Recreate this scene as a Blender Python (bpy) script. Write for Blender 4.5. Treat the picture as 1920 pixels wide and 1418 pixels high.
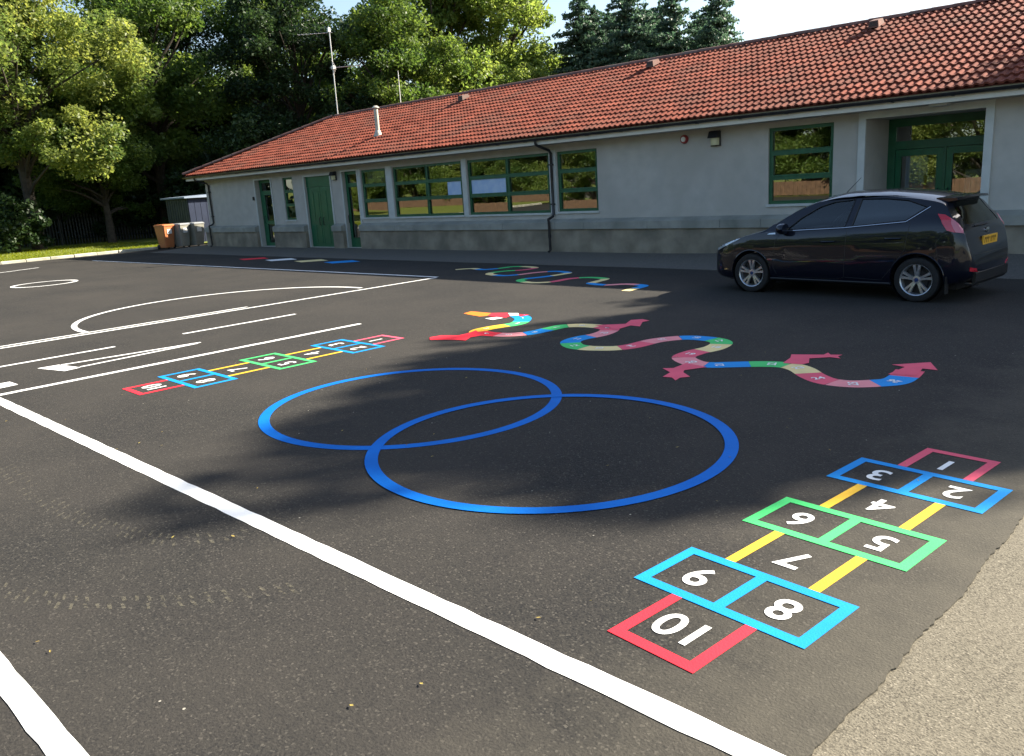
import bpy, bmesh, math, random
import numpy as np
from mathutils import Vector, Matrix, Quaternion
from mathutils.bvhtree import BVHTree
from mathutils.geometry import tessellate_polygon, delaunay_2d_cdt

for o in list(bpy.data.objects): bpy.data.objects.remove(o, do_unlink=True)
scene = bpy.context.scene
col = scene.collection
R = math.radians

# ------------------------------------------------------------------ camera
cam_d = bpy.data.cameras.new('camera'); cam = bpy.data.objects.new('camera', cam_d); col.objects.link(cam)
cam_d.sensor_fit = 'HORIZONTAL'; cam_d.sensor_width = 36.0; cam_d.lens = 28.576
cam_d.clip_start = 0.05; cam_d.clip_end = 3000
_r = Vector((0.72253, 0.68873, -0.05995)); _u = Vector((-0.11787, 0.20817, 0.97096)); _f = Vector((-0.68122, 0.69448, -0.23159))
cam.matrix_world = Matrix(((_r.x, _u.x, -_f.x, 0), (_r.y, _u.y, -_f.y, 0), (_r.z, _u.z, -_f.z, 1.874), (0, 0, 0, 1)))
scene.camera = cam

# ------------------------------------------------------------------ light
SUN_DIR = Vector((0.75, 1.48, 1.0)).normalized()          # towards the sun: behind the building, to the right
elev = math.asin(SUN_DIR.z); azim = math.atan2(SUN_DIR.x, SUN_DIR.y)
world = bpy.data.worlds.new('World'); scene.world = world; world.use_nodes = True
wn = world.node_tree.nodes; wl = world.node_tree.links
sky = wn.new('ShaderNodeTexSky'); sky.sky_type = 'NISHITA'; sky.sun_disc = False
sky.sun_elevation = elev; sky.sun_rotation = azim; sky.air_density = 1.0; sky.dust_density = 1.5; sky.ozone_density = 1.0
bg = wn['Background']; bg.inputs['Strength'].default_value = 0.072
wl.new(sky.outputs['Color'], bg.inputs['Color'])
sun_d = bpy.data.lights.new('sun', 'SUN'); sun_d.energy = 5.0; sun_d.angle = R(0.55); sun_d.color = (1.0, 0.91, 0.76)
sun = bpy.data.objects.new('sun', sun_d); col.objects.link(sun)
sun.rotation_euler = (-SUN_DIR).to_track_quat('-Z', 'Y').to_euler(); sun.location = (20, 40, 40)
scene.view_settings.view_transform = 'Standard'; scene.view_settings.look = 'None'
scene.view_settings.exposure = 1.85; scene.view_settings.gamma = 1.0
scene.view_settings.use_curve_mapping = False
scene.render.engine = 'CYCLES'
scene.cycles.max_bounces = 8; scene.cycles.transparent_max_bounces = 16

# ------------------------------------------------------------------ materials
def node_mat(name):
    m = bpy.data.materials.new(name); m.use_nodes = True
    return m, m.node_tree.nodes, m.node_tree.links, m.node_tree.nodes['Principled BSDF']

def mat(name, c1, c2=None, rough=0.7, scale=6.0, bump=0.0, bscale=40.0, metallic=0.0, spec=0.5, detail=6.0, lo=0.35, hi=0.65, coat=0.0, dirt=None, dscale=1.2, space='Position', sheen=0.0, ior=None):
    m, N, L, P = node_mat(name)
    P.inputs['Roughness'].default_value = rough; P.inputs['Metallic'].default_value = metallic
    P.inputs['Specular IOR Level'].default_value = spec; P.inputs['Coat Weight'].default_value = coat
    if coat: P.inputs['Coat Roughness'].default_value = 0.03
    if sheen: P.inputs['Sheen Weight'].default_value = sheen; P.inputs['Sheen Roughness'].default_value = 0.4
    if ior: P.inputs['IOR'].default_value = ior
    if c2 is None and not bump and not dirt:
        P.inputs['Base Color'].default_value = (*c1, 1); return m
    if space == 'Position':
        g = N.new('ShaderNodeNewGeometry'); vec = g.outputs['Position']
    else:
        g = N.new('ShaderNodeTexCoord'); vec = g.outputs['Object']
    out = None
    n = N.new('ShaderNodeTexNoise'); n.inputs['Scale'].default_value = scale; n.inputs['Detail'].default_value = detail
    L.new(vec, n.inputs['Vector'])
    r = N.new('ShaderNodeValToRGB'); r.color_ramp.elements[0].position = lo; r.color_ramp.elements[1].position = hi
    r.color_ramp.elements[0].color = (*c1, 1); r.color_ramp.elements[1].color = (*(c2 or c1), 1)
    L.new(n.outputs['Fac'], r.inputs['Fac']); out = r.outputs['Color']
    if dirt:
        n2 = N.new('ShaderNodeTexNoise'); n2.inputs['Scale'].default_value = dscale; n2.inputs['Detail'].default_value = 5
        L.new(vec, n2.inputs['Vector'])
        r2 = N.new('ShaderNodeValToRGB'); r2.color_ramp.elements[0].position = 0.45; r2.color_ramp.elements[1].position = 0.75
        L.new(n2.outputs['Fac'], r2.inputs['Fac'])
        mx = N.new('ShaderNodeMix'); mx.data_type = 'RGBA'; L.new(r2.outputs['Color'], mx.inputs[0]); L.new(out, mx.inputs[6]); mx.inputs[7].default_value = (*dirt, 1)
        out = mx.outputs[2]
    L.new(out, P.inputs['Base Color'])
    if bump:
        b = N.new('ShaderNodeTexNoise'); b.inputs['Scale'].default_value = bscale; b.inputs['Detail'].default_value = 3
        L.new(vec, b.inputs['Vector'])
        bp = N.new('ShaderNodeBump'); bp.inputs['Strength'].default_value = bump; bp.inputs['Distance'].default_value = 0.01
        L.new(b.outputs['Fac'], bp.inputs['Height']); L.new(bp.outputs['Normal'], P.inputs['Normal'])
    return m

def asphalt(name, dark, mid, light, patch, spec_scale=110, bump=0.5, sheen=0.35, rough=0.85, dust=None):
    """aggregate: fine stones of several greys in a binder, plus broad worn patches"""
    m, N, L, P = node_mat(name)
    g = N.new('ShaderNodeNewGeometry'); vec = g.outputs['Position']
    v = N.new('ShaderNodeTexVoronoi'); v.inputs['Scale'].default_value = spec_scale; L.new(vec, v.inputs['Vector'])
    sep = N.new('ShaderNodeSeparateColor'); L.new(v.outputs['Color'], sep.inputs['Color'])
    r = N.new('ShaderNodeValToRGB'); cr = r.color_ramp
    cr.elements[0].color = (*dark, 1); cr.elements[1].color = (*light, 1)
    e = cr.elements.new(0.55); e.color = (*mid, 1); e = cr.elements.new(0.9); e.color = (*mid, 1)
    L.new(sep.outputs['Red'], r.inputs['Fac'])
    n = N.new('ShaderNodeTexNoise'); n.inputs['Scale'].default_value = 0.55; n.inputs['Detail'].default_value = 7; n.inputs['Roughness'].default_value = 0.62
    L.new(vec, n.inputs['Vector'])
    rr = N.new('ShaderNodeValToRGB'); rr.color_ramp.elements[0].position = 0.38; rr.color_ramp.elements[1].position = 0.72
    L.new(n.outputs['Fac'], rr.inputs['Fac'])
    mul = N.new('ShaderNodeMath'); mul.operation = 'MULTIPLY'; mul.inputs[1].default_value = 0.62; L.new(rr.outputs['Color'], mul.inputs[0])
    mx = N.new('ShaderNodeMix'); mx.data_type = 'RGBA'; L.new(mul.outputs[0], mx.inputs[0]); L.new(r.outputs['Color'], mx.inputs[6]); mx.inputs[7].default_value = (*patch, 1)
    # sparse pale grit
    n3 = N.new('ShaderNodeTexVoronoi'); n3.inputs['Scale'].default_value = 7; L.new(vec, n3.inputs['Vector'])
    r3 = N.new('ShaderNodeValToRGB'); r3.color_ramp.elements[0].position = 0.035; r3.color_ramp.elements[1].position = 0.05
    r3.color_ramp.elements[0].color = (1, 1, 1, 1); r3.color_ramp.elements[1].color = (0, 0, 0, 1); L.new(n3.outputs['Distance'], r3.inputs['Fac'])
    s3 = N.new('ShaderNodeSeparateColor'); L.new(n3.outputs['Color'], s3.inputs['Color'])
    gt = N.new('ShaderNodeMath'); gt.operation = 'GREATER_THAN'; gt.inputs[1].default_value = 0.86; L.new(s3.outputs['Red'], gt.inputs[0])
    m3 = N.new('ShaderNodeMath'); m3.operation = 'MULTIPLY'; L.new(r3.outputs['Color'], m3.inputs[0]); L.new(gt.outputs[0], m3.inputs[1])
    mx3 = N.new('ShaderNodeMix'); mx3.data_type = 'RGBA'; L.new(m3.outputs[0], mx3.inputs[0]); L.new(mx.outputs[2], mx3.inputs[6]); mx3.inputs[7].default_value = (0.34, 0.32, 0.27, 1)
    out = mx3.outputs[2]
    if dust:
        # grit and dust carried off the crumbling old tarmac, thinning out away from its edge
        sx = N.new('ShaderNodeSeparateXYZ'); L.new(vec, sx.inputs[0])
        dn = N.new('ShaderNodeTexNoise'); dn.inputs['Scale'].default_value = 2.2; dn.inputs['Detail'].default_value = 8; dn.inputs['Roughness'].default_value = 0.7; L.new(vec, dn.inputs['Vector'])
        ad = N.new('ShaderNodeMath'); ad.operation = 'MULTIPLY_ADD'; ad.inputs[1].default_value = 1.6; L.new(dn.outputs['Fac'], ad.inputs[0]); L.new(sx.outputs['X'], ad.inputs[2])
        mr = N.new('ShaderNodeMapRange'); mr.inputs['From Min'].default_value = -1.15; mr.inputs['From Max'].default_value = 0.15; mr.inputs['To Max'].default_value = 0.75; L.new(ad.outputs[0], mr.inputs['Value'])
        mx4 = N.new('ShaderNodeMix'); mx4.data_type = 'RGBA'; L.new(mr.outputs[0], mx4.inputs[0]); L.new(out, mx4.inputs[6]); mx4.inputs[7].default_value = (*dust, 1); out = mx4.outputs[2]
    L.new(out, P.inputs['Base Color'])
    P.inputs['Roughness'].default_value = rough; P.inputs['Specular IOR Level'].default_value = 0.08
    P.inputs['Sheen Weight'].default_value = sheen; P.inputs['Sheen Roughness'].default_value = 0.45
    P.inputs['Sheen Tint'].default_value = (0.95, 0.88, 0.78, 1)
    nb = N.new('ShaderNodeTexNoise'); nb.inputs['Scale'].default_value = spec_scale * 0.8; nb.inputs['Detail'].default_value = 2; L.new(vec, nb.inputs['Vector'])
    bp = N.new('ShaderNodeBump'); bp.inputs['Strength'].default_value = bump; bp.inputs['Distance'].default_value = 0.006
    L.new(nb.outputs['Fac'], bp.inputs['Height']); L.new(bp.outputs['Normal'], P.inputs['Normal'])
    return m

def paint(name, c, wear=0.25):
    """thermoplastic road paint: slightly uneven colour, the aggregate showing through in tiny worn spots"""
    m, N, L, P = node_mat(name)
    g = N.new('ShaderNodeNewGeometry'); vec = g.outputs['Position']
    n = N.new('ShaderNodeTexNoise'); n.inputs['Scale'].default_value = 3.0; n.inputs['Detail'].default_value = 8; L.new(vec, n.inputs['Vector'])
    r = N.new('ShaderNodeValToRGB'); r.color_ramp.elements[0].position = 0.3; r.color_ramp.elements[1].position = 0.7
    r.color_ramp.elements[0].color = (c[0] * .86, c[1] * .86, c[2] * .86, 1); r.color_ramp.elements[1].color = (*c, 1); L.new(n.outputs['Fac'], r.inputs['Fac'])
    w = N.new('ShaderNodeTexNoise'); w.inputs['Scale'].default_value = 120; w.inputs['Detail'].default_value = 3; L.new(vec, w.inputs['Vector'])
    wr = N.new('ShaderNodeValToRGB'); wr.color_ramp.elements[0].position = 0.66; wr.color_ramp.elements[1].position = 0.74; L.new(w.outputs['Fac'], wr.inputs['Fac'])
    mu = N.new('ShaderNodeMath'); mu.operation = 'MULTIPLY'; mu.inputs[1].default_value = wear; L.new(wr.outputs['Color'], mu.inputs[0])
    mx = N.new('ShaderNodeMix'); mx.data_type = 'RGBA'; L.new(mu.outputs[0], mx.inputs[0]); L.new(r.outputs['Color'], mx.inputs[6]); mx.inputs[7].default_value = (0.06, 0.06, 0.06, 1)
    L.new(mx.outputs[2], P.inputs['Base Color']); P.inputs['Roughness'].default_value = 0.65; P.inputs['Specular IOR Level'].default_value = 0.12
    b = N.new('ShaderNodeBump'); b.inputs['Strength'].default_value = 0.35; b.inputs['Distance'].default_value = 0.004
    L.new(w.outputs['Fac'], b.inputs['Height']); L.new(b.outputs['Normal'], P.inputs['Normal'])
    return m

def leaf_mat(name, c1, c2, trans=0.42):
    m, N, L, P = node_mat(name)
    a = N.new('ShaderNodeAttribute'); a.attribute_name = 'tint'
    oi = N.new('ShaderNodeObjectInfo')
    r = N.new('ShaderNodeValToRGB'); r.color_ramp.elements[0].color = (*c1, 1); r.color_ramp.elements[1].color = (*c2, 1)
    L.new(a.outputs['Fac'], r.inputs['Fac'])
    L.new(r.outputs['Color'], P.inputs['Base Color']); P.inputs['Roughness'].default_value = 0.5; P.inputs['Specular IOR Level'].default_value = 0.35
    t = N.new('ShaderNodeBsdfTranslucent')
    hs = N.new('ShaderNodeHueSaturation'); hs.inputs['Hue'].default_value = 0.485; hs.inputs['Saturation'].default_value = 1.08; hs.inputs['Value'].default_value = 1.9
    L.new(r.outputs['Color'], hs.inputs['Color']); L.new(hs.outputs['Color'], t.inputs['Color'])
    mx = N.new('ShaderNodeMixShader'); mx.inputs[0].default_value = trans
    L.new(P.outputs['BSDF'], mx.inputs[1]); L.new(t.outputs['BSDF'], mx.inputs[2]); L.new(mx.outputs[0], N['Material Output'].inputs['Surface'])
    return m

def glass_mat(name, refl_ior=1.9, tint=(0.62, 0.68, 0.66), rough=0.0):
    m, N, L, P = node_mat(name)
    t = N.new('ShaderNodeBsdfTransparent'); t.inputs['Color'].default_value = (*tint, 1)
    g = N.new('ShaderNodeBsdfGlossy'); g.inputs['Roughness'].default_value = rough; g.inputs['Color'].default_value = (0.95, 1, 0.98, 1)
    f = N.new('ShaderNodeFresnel'); f.inputs['IOR'].default_value = refl_ior
    mx = N.new('ShaderNodeMixShader'); L.new(f.outputs[0], mx.inputs[0]); L.new(t.outputs[0], mx.inputs[1]); L.new(g.outputs[0], mx.inputs[2])
    L.new(mx.outputs[0], N['Material Output'].inputs['Surface'])
    N.remove(P)
    return m

M = {}
M['asphalt'] = asphalt('fresh asphalt', (0.017, 0.0175, 0.0185), (0.034, 0.0325, 0.030), (0.085, 0.079, 0.068), (0.054, 0.049, 0.043), sheen=0.015, dust=(0.105, 0.096, 0.075))
M['old_asphalt'] = asphalt('worn pale asphalt', (0.06, 0.054, 0.042), (0.155, 0.14, 0.107), (0.25, 0.225, 0.175), (0.18, 0.16, 0.122), spec_scale=150, bump=0.6, sheen=0.05)
M['path'] = asphalt('grey path tarmac', (0.080, 0.077, 0.070), (0.125, 0.117, 0.104), (0.18, 0.17, 0.15), (0.11, 0.102, 0.09), spec_scale=60, sheen=0.05)
M['earth'] = mat('earth', (0.05, 0.04, 0.025), (0.09, 0.075, 0.05), rough=0.95, scale=2.5)
M['lawn'] = mat('lawn turf', (0.095, 0.125, 0.008), (0.170, 0.190, 0.014), rough=0.95, scale=9, bump=0.8, bscale=60)
M['kerb'] = mat('kerb concrete', (0.42, 0.40, 0.33), (0.55, 0.52, 0.43), rough=0.9, scale=5, bump=0.3, dirt=(0.25, 0.25, 0.18))
M['white'] = paint('white line paint', (0.88, 0.88, 0.85), 0.25)
M['red'] = paint('red playground paint', (0.82, 0.035, 0.055))
M['pinkred'] = paint('pink red playground paint', (0.80, 0.115, 0.18))
M['pink'] = paint('salmon playground paint', (0.84, 0.30, 0.32))
M['blue'] = paint('blue playground paint', (0.003, 0.155, 0.60))
M['skyblue'] = paint('sky blue playground paint', (0.010, 0.28, 0.72))
M['green'] = paint('green playground paint', (0.075, 0.60, 0.17))
M['yellow'] = paint('yellow playground paint', (0.80, 0.48, 0.045))
M['cream'] = paint('cream playground paint', (0.86, 0.70, 0.33))
M['orange'] = paint('orange playground paint', (0.80, 0.22, 0.03))
M['render'] = mat('grey roughcast render', (0.45, 0.435, 0.39), (0.51, 0.49, 0.44), rough=0.92, scale=3.5, bump=0.35, bscale=120, dirt=(0.42, 0.40, 0.35), dscale=0.6)
M['plinth'] = mat('weathered plinth render', (0.22, 0.19, 0.14), (0.34, 0.30, 0.225), rough=0.95, scale=2.2, bump=0.5, bscale=60, dirt=(0.16, 0.145, 0.11), dscale=1.3)
M['coping'] = mat('concrete coping', (0.29, 0.29, 0.25), (0.38, 0.375, 0.325), rough=0.9, scale=4, bump=0.3, dirt=(0.19, 0.20, 0.17), dscale=2)
M['trim'] = mat('pale painted trim', (0.50, 0.53, 0.50), (0.58, 0.60, 0.57), rough=0.6, scale=4)
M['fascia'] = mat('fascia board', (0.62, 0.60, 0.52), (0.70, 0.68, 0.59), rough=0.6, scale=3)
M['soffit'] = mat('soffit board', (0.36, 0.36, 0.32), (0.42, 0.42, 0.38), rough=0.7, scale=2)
M['gutter'] = mat('black gutter plastic', (0.016, 0.017, 0.02), (0.03, 0.03, 0.032), rough=0.35, scale=6)
M['window_green'] = mat('green window frame', (0.014, 0.095, 0.042), (0.020, 0.12, 0.055), rough=0.4, scale=5)
M['door_green'] = mat('green door paint', (0.008, 0.105, 0.045), (0.012, 0.13, 0.058), rough=0.35, scale=3)
M['glass'] = glass_mat('window glass', 2.9, (0.80, 0.86, 0.84))
M['tile'] = mat('red clay tile', (0.125, 0.029, 0.017), (0.245, 0.064, 0.038), rough=0.9, spec=0.2, scale=2.6, detail=8, bump=0.3, bscale=90, dirt=(0.135, 0.052, 0.036), dscale=0.9)
M['ridge'] = mat('ridge tile', (0.13, 0.055, 0.042), (0.19, 0.085, 0.065), rough=0.9, scale=4, bump=0.3, dirt=(0.14, 0.11, 0.09))
M['flue'] = mat('galvanised flue', (0.42, 0.39, 0.31), (0.55, 0.51, 0.41), rough=0.5, scale=7, metallic=0.2)
M['mast'] = mat('aluminium mast', (0.5, 0.5, 0.48), (0.6, 0.6, 0.58), rough=0.4, metallic=0.6)
M['room'] = mat('room wall', (0.30, 0.29, 0.26), (0.36, 0.35, 0.31), rough=0.9, scale=1)
M['paper'] = mat('blue grey display paper', (0.40, 0.56, 0.82), (0.52, 0.66, 0.86), rough=0.8, scale=6)
M['paper_white'] = mat('white notice paper', (0.62, 0.66, 0.66), (0.72, 0.74, 0.72), rough=0.8, scale=8)
M['black'] = mat('black plastic', (0.014, 0.014, 0.015), rough=0.45)
M['carpaint'] = mat('black car paint', (0.003, 0.0045, 0.012), rough=0.3, coat=0.9, spec=0.15)
M['carglass'] = glass_mat('car glass', 1.8, (0.66, 0.74, 0.74))
M['privacy'] = glass_mat('dark car glass', 2.1, (0.10, 0.12, 0.15))
M['seal'] = mat('window seal', (0.008, 0.008, 0.009), rough=0.4)
M['chrome'] = mat('chrome trim', (0.75, 0.76, 0.78), rough=0.12, metallic=1.0)
M['alloy'] = mat('silver alloy', (0.55, 0.57, 0.60), rough=0.28, metallic=0.75)
M['rubber'] = mat('tyre rubber', (0.010, 0.010, 0.011), (0.016, 0.016, 0.017), rough=0.75, scale=20)
M['tail_red'] = mat('red lamp lens', (0.55, 0.010, 0.03), rough=0.12, coat=1.0)
M['tail_pink'] = mat('pale red lamp lens', (0.62, 0.16, 0.20), rough=0.12, coat=1.0)
M['headlamp'] = mat('headlamp lens', (0.50, 0.56, 0.62), rough=0.1, coat=1.0, metallic=0.3)
M['plate'] = mat('yellow number plate', (0.80, 0.42, 0.03), (0.84, 0.46, 0.04), rough=0.45, scale=10)
M['plate_ink'] = mat('plate lettering', (0.25, 0.13, 0.01), rough=0.5)
M['interior'] = mat('car interior', (0.035, 0.036, 0.04), rough=0.8)
M['bin_brown'] = mat('brown orange bin plastic', (0.46, 0.16, 0.06), (0.54, 0.19, 0.07), rough=0.45, scale=3)
M['bin_grey'] = mat('grey bin plastic', (0.24, 0.235, 0.20), (0.30, 0.295, 0.25), rough=0.5, scale=3)
M['bin_lid'] = mat('grey bin lid', (0.25, 0.26, 0.27), (0.3, 0.31, 0.32), rough=0.4, scale=3)
M['sticker'] = mat('white sticker', (0.75, 0.74, 0.70), rough=0.5)
M['shed_side'] = mat('grey green shed sheet', (0.035, 0.047, 0.042), (0.05, 0.062, 0.056), rough=0.6, scale=2)
M['shed_blue_shaded'] = mat('shade darkened blue shed door', (0.006, 0.014, 0.040), (0.010, 0.020, 0.052), rough=0.5, scale=2)  # blue deepened to navy so the sunlit side looks shaded; shade is in the colour
M['shed_roof'] = mat('pale blue shed roof', (0.20, 0.26, 0.34), (0.27, 0.33, 0.42), rough=0.5, scale=2)
M['fence_dark'] = mat('dark painted steel', (0.006, 0.011, 0.008), (0.010, 0.016, 0.012), rough=0.5, scale=3)
M['timber'] = mat('brown fence timber', (0.075, 0.043, 0.025), (0.12, 0.068, 0.038), rough=0.9, scale=5)
M['bark'] = mat('bark', (0.030, 0.023, 0.016), (0.058, 0.047, 0.035), rough=0.95, scale=6, bump=0.8, bscale=25)
M['lamp_glass'] = mat('pale lamp diffuser', (0.52, 0.50, 0.28), (0.6, 0.58, 0.36), rough=0.3, scale=8)
M['alarm'] = mat('red alarm sounder', (0.30, 0.02, 0.02), rough=0.3)
M['leaf_mid'] = leaf_mat('mid green leaves', (0.042, 0.088, 0.020), (0.130, 0.185, 0.040), 0.48)
M['leaf_lime'] = leaf_mat('lime green leaves', (0.070, 0.125, 0.028), (0.200, 0.255, 0.062), 0.54)
M['leaf_yellow'] = leaf_mat('yellowing leaves', (0.070, 0.125, 0.034), (0.225, 0.255, 0.065), 0.52)
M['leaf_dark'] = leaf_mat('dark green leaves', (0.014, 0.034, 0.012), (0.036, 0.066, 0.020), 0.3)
M['needle'] = leaf_mat('conifer needles', (0.026, 0.060, 0.042), (0.075, 0.125, 0.078), 0.35)
M['grass'] = leaf_mat('grass blades', (0.095, 0.135, 0.008), (0.200, 0.225, 0.016), 0.4)

# tyre dust: a thin, broken film of pale dust
def dust_mat():
    m, N, L, P = node_mat('tyre dust')
    P.inputs['Base Color'].default_value = (0.26, 0.235, 0.16, 1); P.inputs['Roughness'].default_value = 0.95
    t = N.new('ShaderNodeBsdfTransparent'); g = N.new('ShaderNodeNewGeometry')
    n = N.new('ShaderNodeTexNoise'); n.inputs['Scale'].default_value = 34; n.inputs['Detail'].default_value = 6; L.new(g.outputs['Position'], n.inputs['Vector'])
    r = N.new('ShaderNodeValToRGB'); r.color_ramp.elements[0].position = 0.36; r.color_ramp.elements[1].position = 0.66; r.color_ramp.elements[1].color = (0.27, 0.27, 0.27, 1)
    L.new(n.outputs['Fac'], r.inputs['Fac'])
    mx = N.new('ShaderNodeMixShader'); L.new(r.outputs['Color'], mx.inputs[0]); L.new(t.outputs[0], mx.inputs[1]); L.new(P.outputs[0], mx.inputs[2])
    L.new(mx.outputs[0], N['Material Output'].inputs['Surface'])
    return m
M['dust'] = dust_mat()

# ------------------------------------------------------------------ mesh helpers
def wloc(o):
    v = Vector((0, 0, 0))
    while o is not None:
        v += o.location; o = o.parent
    return v

def tag(o, label=None, cat=None, group=None, kind=None):
    if label: o['label'] = label
    if cat: o['category'] = cat
    if group: o['group'] = group
    if kind: o['kind'] = kind
    return o

def empty(name, loc, label=None, cat=None, group=None, kind=None, rz=0.0):
    o = bpy.data.objects.new(name, None); col.objects.link(o); o.location = loc; o.rotation_euler = (0, 0, rz)
    o.empty_display_size = 0.2
    return tag(o, label, cat, group, kind)

class MB:
    def __init__(s): s.v = []; s.f = []
    def add(s, vs, fs):
        b = len(s.v); s.v += [tuple(v) for v in vs]; s.f += [tuple(i + b for i in f) for f in fs]; return s
    def box(s, x0, x1, y0, y1, z0, z1):
        vs = [(x0, y0, z0), (x1, y0, z0), (x1, y1, z0), (x0, y1, z0), (x0, y0, z1), (x1, y0, z1), (x1, y1, z1), (x0, y1, z1)]
        return s.add(vs, [(0, 3, 2, 1), (4, 5, 6, 7), (0, 1, 5, 4), (1, 2, 6, 5), (2, 3, 7, 6), (3, 0, 4, 7)])
    def cbox(s, x0, x1, y0, y1, z0, z1, c=0.01):
        """box with chamfered vertical and top edges"""
        def ring(d, z): return [(x0 + d, y0, z), (x1 - d, y0, z), (x1, y0 + d, z), (x1, y1 - d, z), (x1 - d, y1, z), (x0 + d, y1, z), (x0, y1 - d, z), (x0, y0 + d, z)]
        def inset(z): return [(x0 + 1.7 * c, y0 + c, z), (x1 - 1.7 * c, y0 + c, z), (x1 - c, y0 + 1.7 * c, z), (x1 - c, y1 - 1.7 * c, z), (x1 - 1.7 * c, y1 - c, z), (x0 + 1.7 * c, y1 - c, z), (x0 + c, y1 - 1.7 * c, z), (x0 + c, y0 + 1.7 * c, z)]
        vs = ring(c, z0) + ring(c, z1 - c) + inset(z1)
        fs = [tuple(range(7, -1, -1)), tuple(range(16, 24))]
        for k in (0, 8):
            for i in range(8): j = (i + 1) % 8; fs.append((k + i, k + j, k + 8 + j, k + 8 + i))
        return s.add(vs, fs)
    def quad(s, a, b, c, d): return s.add([a, b, c, d], [(0, 1, 2, 3)])
    def tube(s, pts, r, n=8, cap=True):
        pts = [Vector(p) for p in pts]; rs = r if isinstance(r, (list, tuple)) else [r] * len(pts)
        rings = []; up = None
        for i, p in enumerate(pts):
            t = (pts[min(i + 1, len(pts) - 1)] - pts[max(i - 1, 0)]).normalized()
            if up is None: up = Vector((0, 0, 1)) if abs(t.z) < 0.9 else Vector((1, 0, 0))
            a = t.cross(up)
            if a.length < 1e-4: a = t.orthogonal()
            a.normalize(); b = a.cross(t).normalized(); up = b
            rings.append([p + (a * math.cos(2 * math.pi * k / n) + b * math.sin(2 * math.pi * k / n)) * rs[i] for k in range(n)])
        vs = [v for r_ in rings for v in r_]; fs = []
        for i in range(len(pts) - 1):
            for k in range(n): fs.append((i * n + k, i * n + (k + 1) % n, (i + 1) * n + (k + 1) % n, (i + 1) * n + k))
        if cap: fs.append(tuple(range(n - 1, -1, -1))); fs.append(tuple((len(pts) - 1) * n + k for k in range(n)))
        return s.add(vs, fs)
    def lathe(s, prof, axis=(0, 0, 0), n=24, ax='z', closed=False):
        """prof: list of (r, h)"""
        vs = []; fs = []; m = len(prof)
        for k in range(n):
            a = 2 * math.pi * k / n
            for r_, h in prof:
                p = (r_ * math.cos(a), r_ * math.sin(a), h)
                if ax == 'y': p = (p[0], p[2], p[1])
                vs.append((p[0] + axis[0], p[1] + axis[1], p[2] + axis[2]))
        for k in range(n):
            k2 = (k + 1) % n
            for i in range(m if closed else m - 1):
                j = (i + 1) % m; fs.append((k * m + i, k2 * m + i, k2 * m + j, k * m + j))
        return s.add(vs, fs)
    def flat(s, pts, z):
        """a filled flat polygon, facing up"""
        P3 = [Vector((p[0], p[1], 0)) for p in pts]; b = len(s.v)
        s.v += [(p[0], p[1], z) for p in pts]
        for t in tessellate_polygon([P3]):
            a, c, d = (P3[i] for i in t)
            if (c - a).cross(d - a).z < 0: t = (t[0], t[2], t[1])
            s.f.append(tuple(i + b for i in t))
        return s
    def prism(s, pts, z0, z1):
        n = len(pts); s.flat(pts, z1)
        area = sum(pts[i][0] * pts[(i + 1) % n][1] - pts[(i + 1) % n][0] * pts[i][1] for i in range(n))
        if area < 0: pts = pts[::-1]
        vs = [(p[0], p[1], z0) for p in pts] + [(p[0], p[1], z1) for p in pts]
        return s.add(vs, [(i, (i + 1) % n, n + (i + 1) % n, n + i) for i in range(n)])
    def ribbon(s, c, w, z):
        L_, R_ = offset_line(c, w / 2); n = len(c)
        vs = [(p[0], p[1], z) for p in L_] + [(p[0], p[1], z) for p in R_]
        return s.add(vs, [(n + i, n + i + 1, i + 1, i) for i in range(n - 1)])
    def mesh(s, name, smooth=False, sub=None):
        me = bpy.data.meshes.new(name)
        v = s.v if sub is None else [(a - sub.x, b - sub.y, c - sub.z) for a, b, c in s.v]
        me.from_pydata(v, [], s.f); me.update()
        if smooth: me.shade_smooth(); me.set_sharp_from_angle(angle=R(38))
        return me
    def build(s, name, material, parent=None, smooth=False, local=False):
        sub = wloc(parent) if (parent is not None and not local) else None
        me = s.mesh(name, smooth, sub)
        o = bpy.data.objects.new(name, me); col.objects.link(o); o.parent = parent
        if material is not None: me.materials.append(M[material] if isinstance(material, str) else material)
        return o

def offset_line(c, d):
    L_, R_ = [], []
    n = len(c)
    for i in range(n):
        a = Vector(c[max(i - 1, 0)][:2]); b = Vector(c[min(i + 1, n - 1)][:2]); t = (b - a).normalized(); q = Vector((-t.y, t.x))
        p = Vector(c[i][:2]); L_.append(p + q * d); R_.append(p - q * d)
    return L_, R_

def catmull(pts, k):
    out = []; n = len(pts)
    P = [Vector(p) for p in pts]
    for i in range(n - 1):
        p0, p1, p2, p3 = P[max(i - 1, 0)], P[i], P[i + 1], P[min(i + 2, n - 1)]
        for j in range(k):
            t = j / k
            out.append(0.5 * ((2 * p1) + (p2 - p0) * t + (2 * p0 - 5 * p1 + 4 * p2 - p3) * t * t + (3 * p1 - p0 - 3 * p2 + p3) * t ** 3))
    out.append(P[-1]); return out

def text_mesh(txt, size, bold=0.0):
    c = bpy.data.curves.new('lettering', 'FONT'); c.body = txt; c.size = size; c.align_x = 'CENTER'; c.align_y = 'CENTER'; c.offset = bold
    c.resolution_u = 6
    o = bpy.data.objects.new('lettering', c); col.objects.link(o)
    bpy.context.view_layer.update()
    me = bpy.data.meshes.new_from_object(o.evaluated_get(bpy.context.evaluated_depsgraph_get()))
    bpy.data.objects.remove(o, do_unlink=True); bpy.data.curves.remove(c)
    return me

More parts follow.
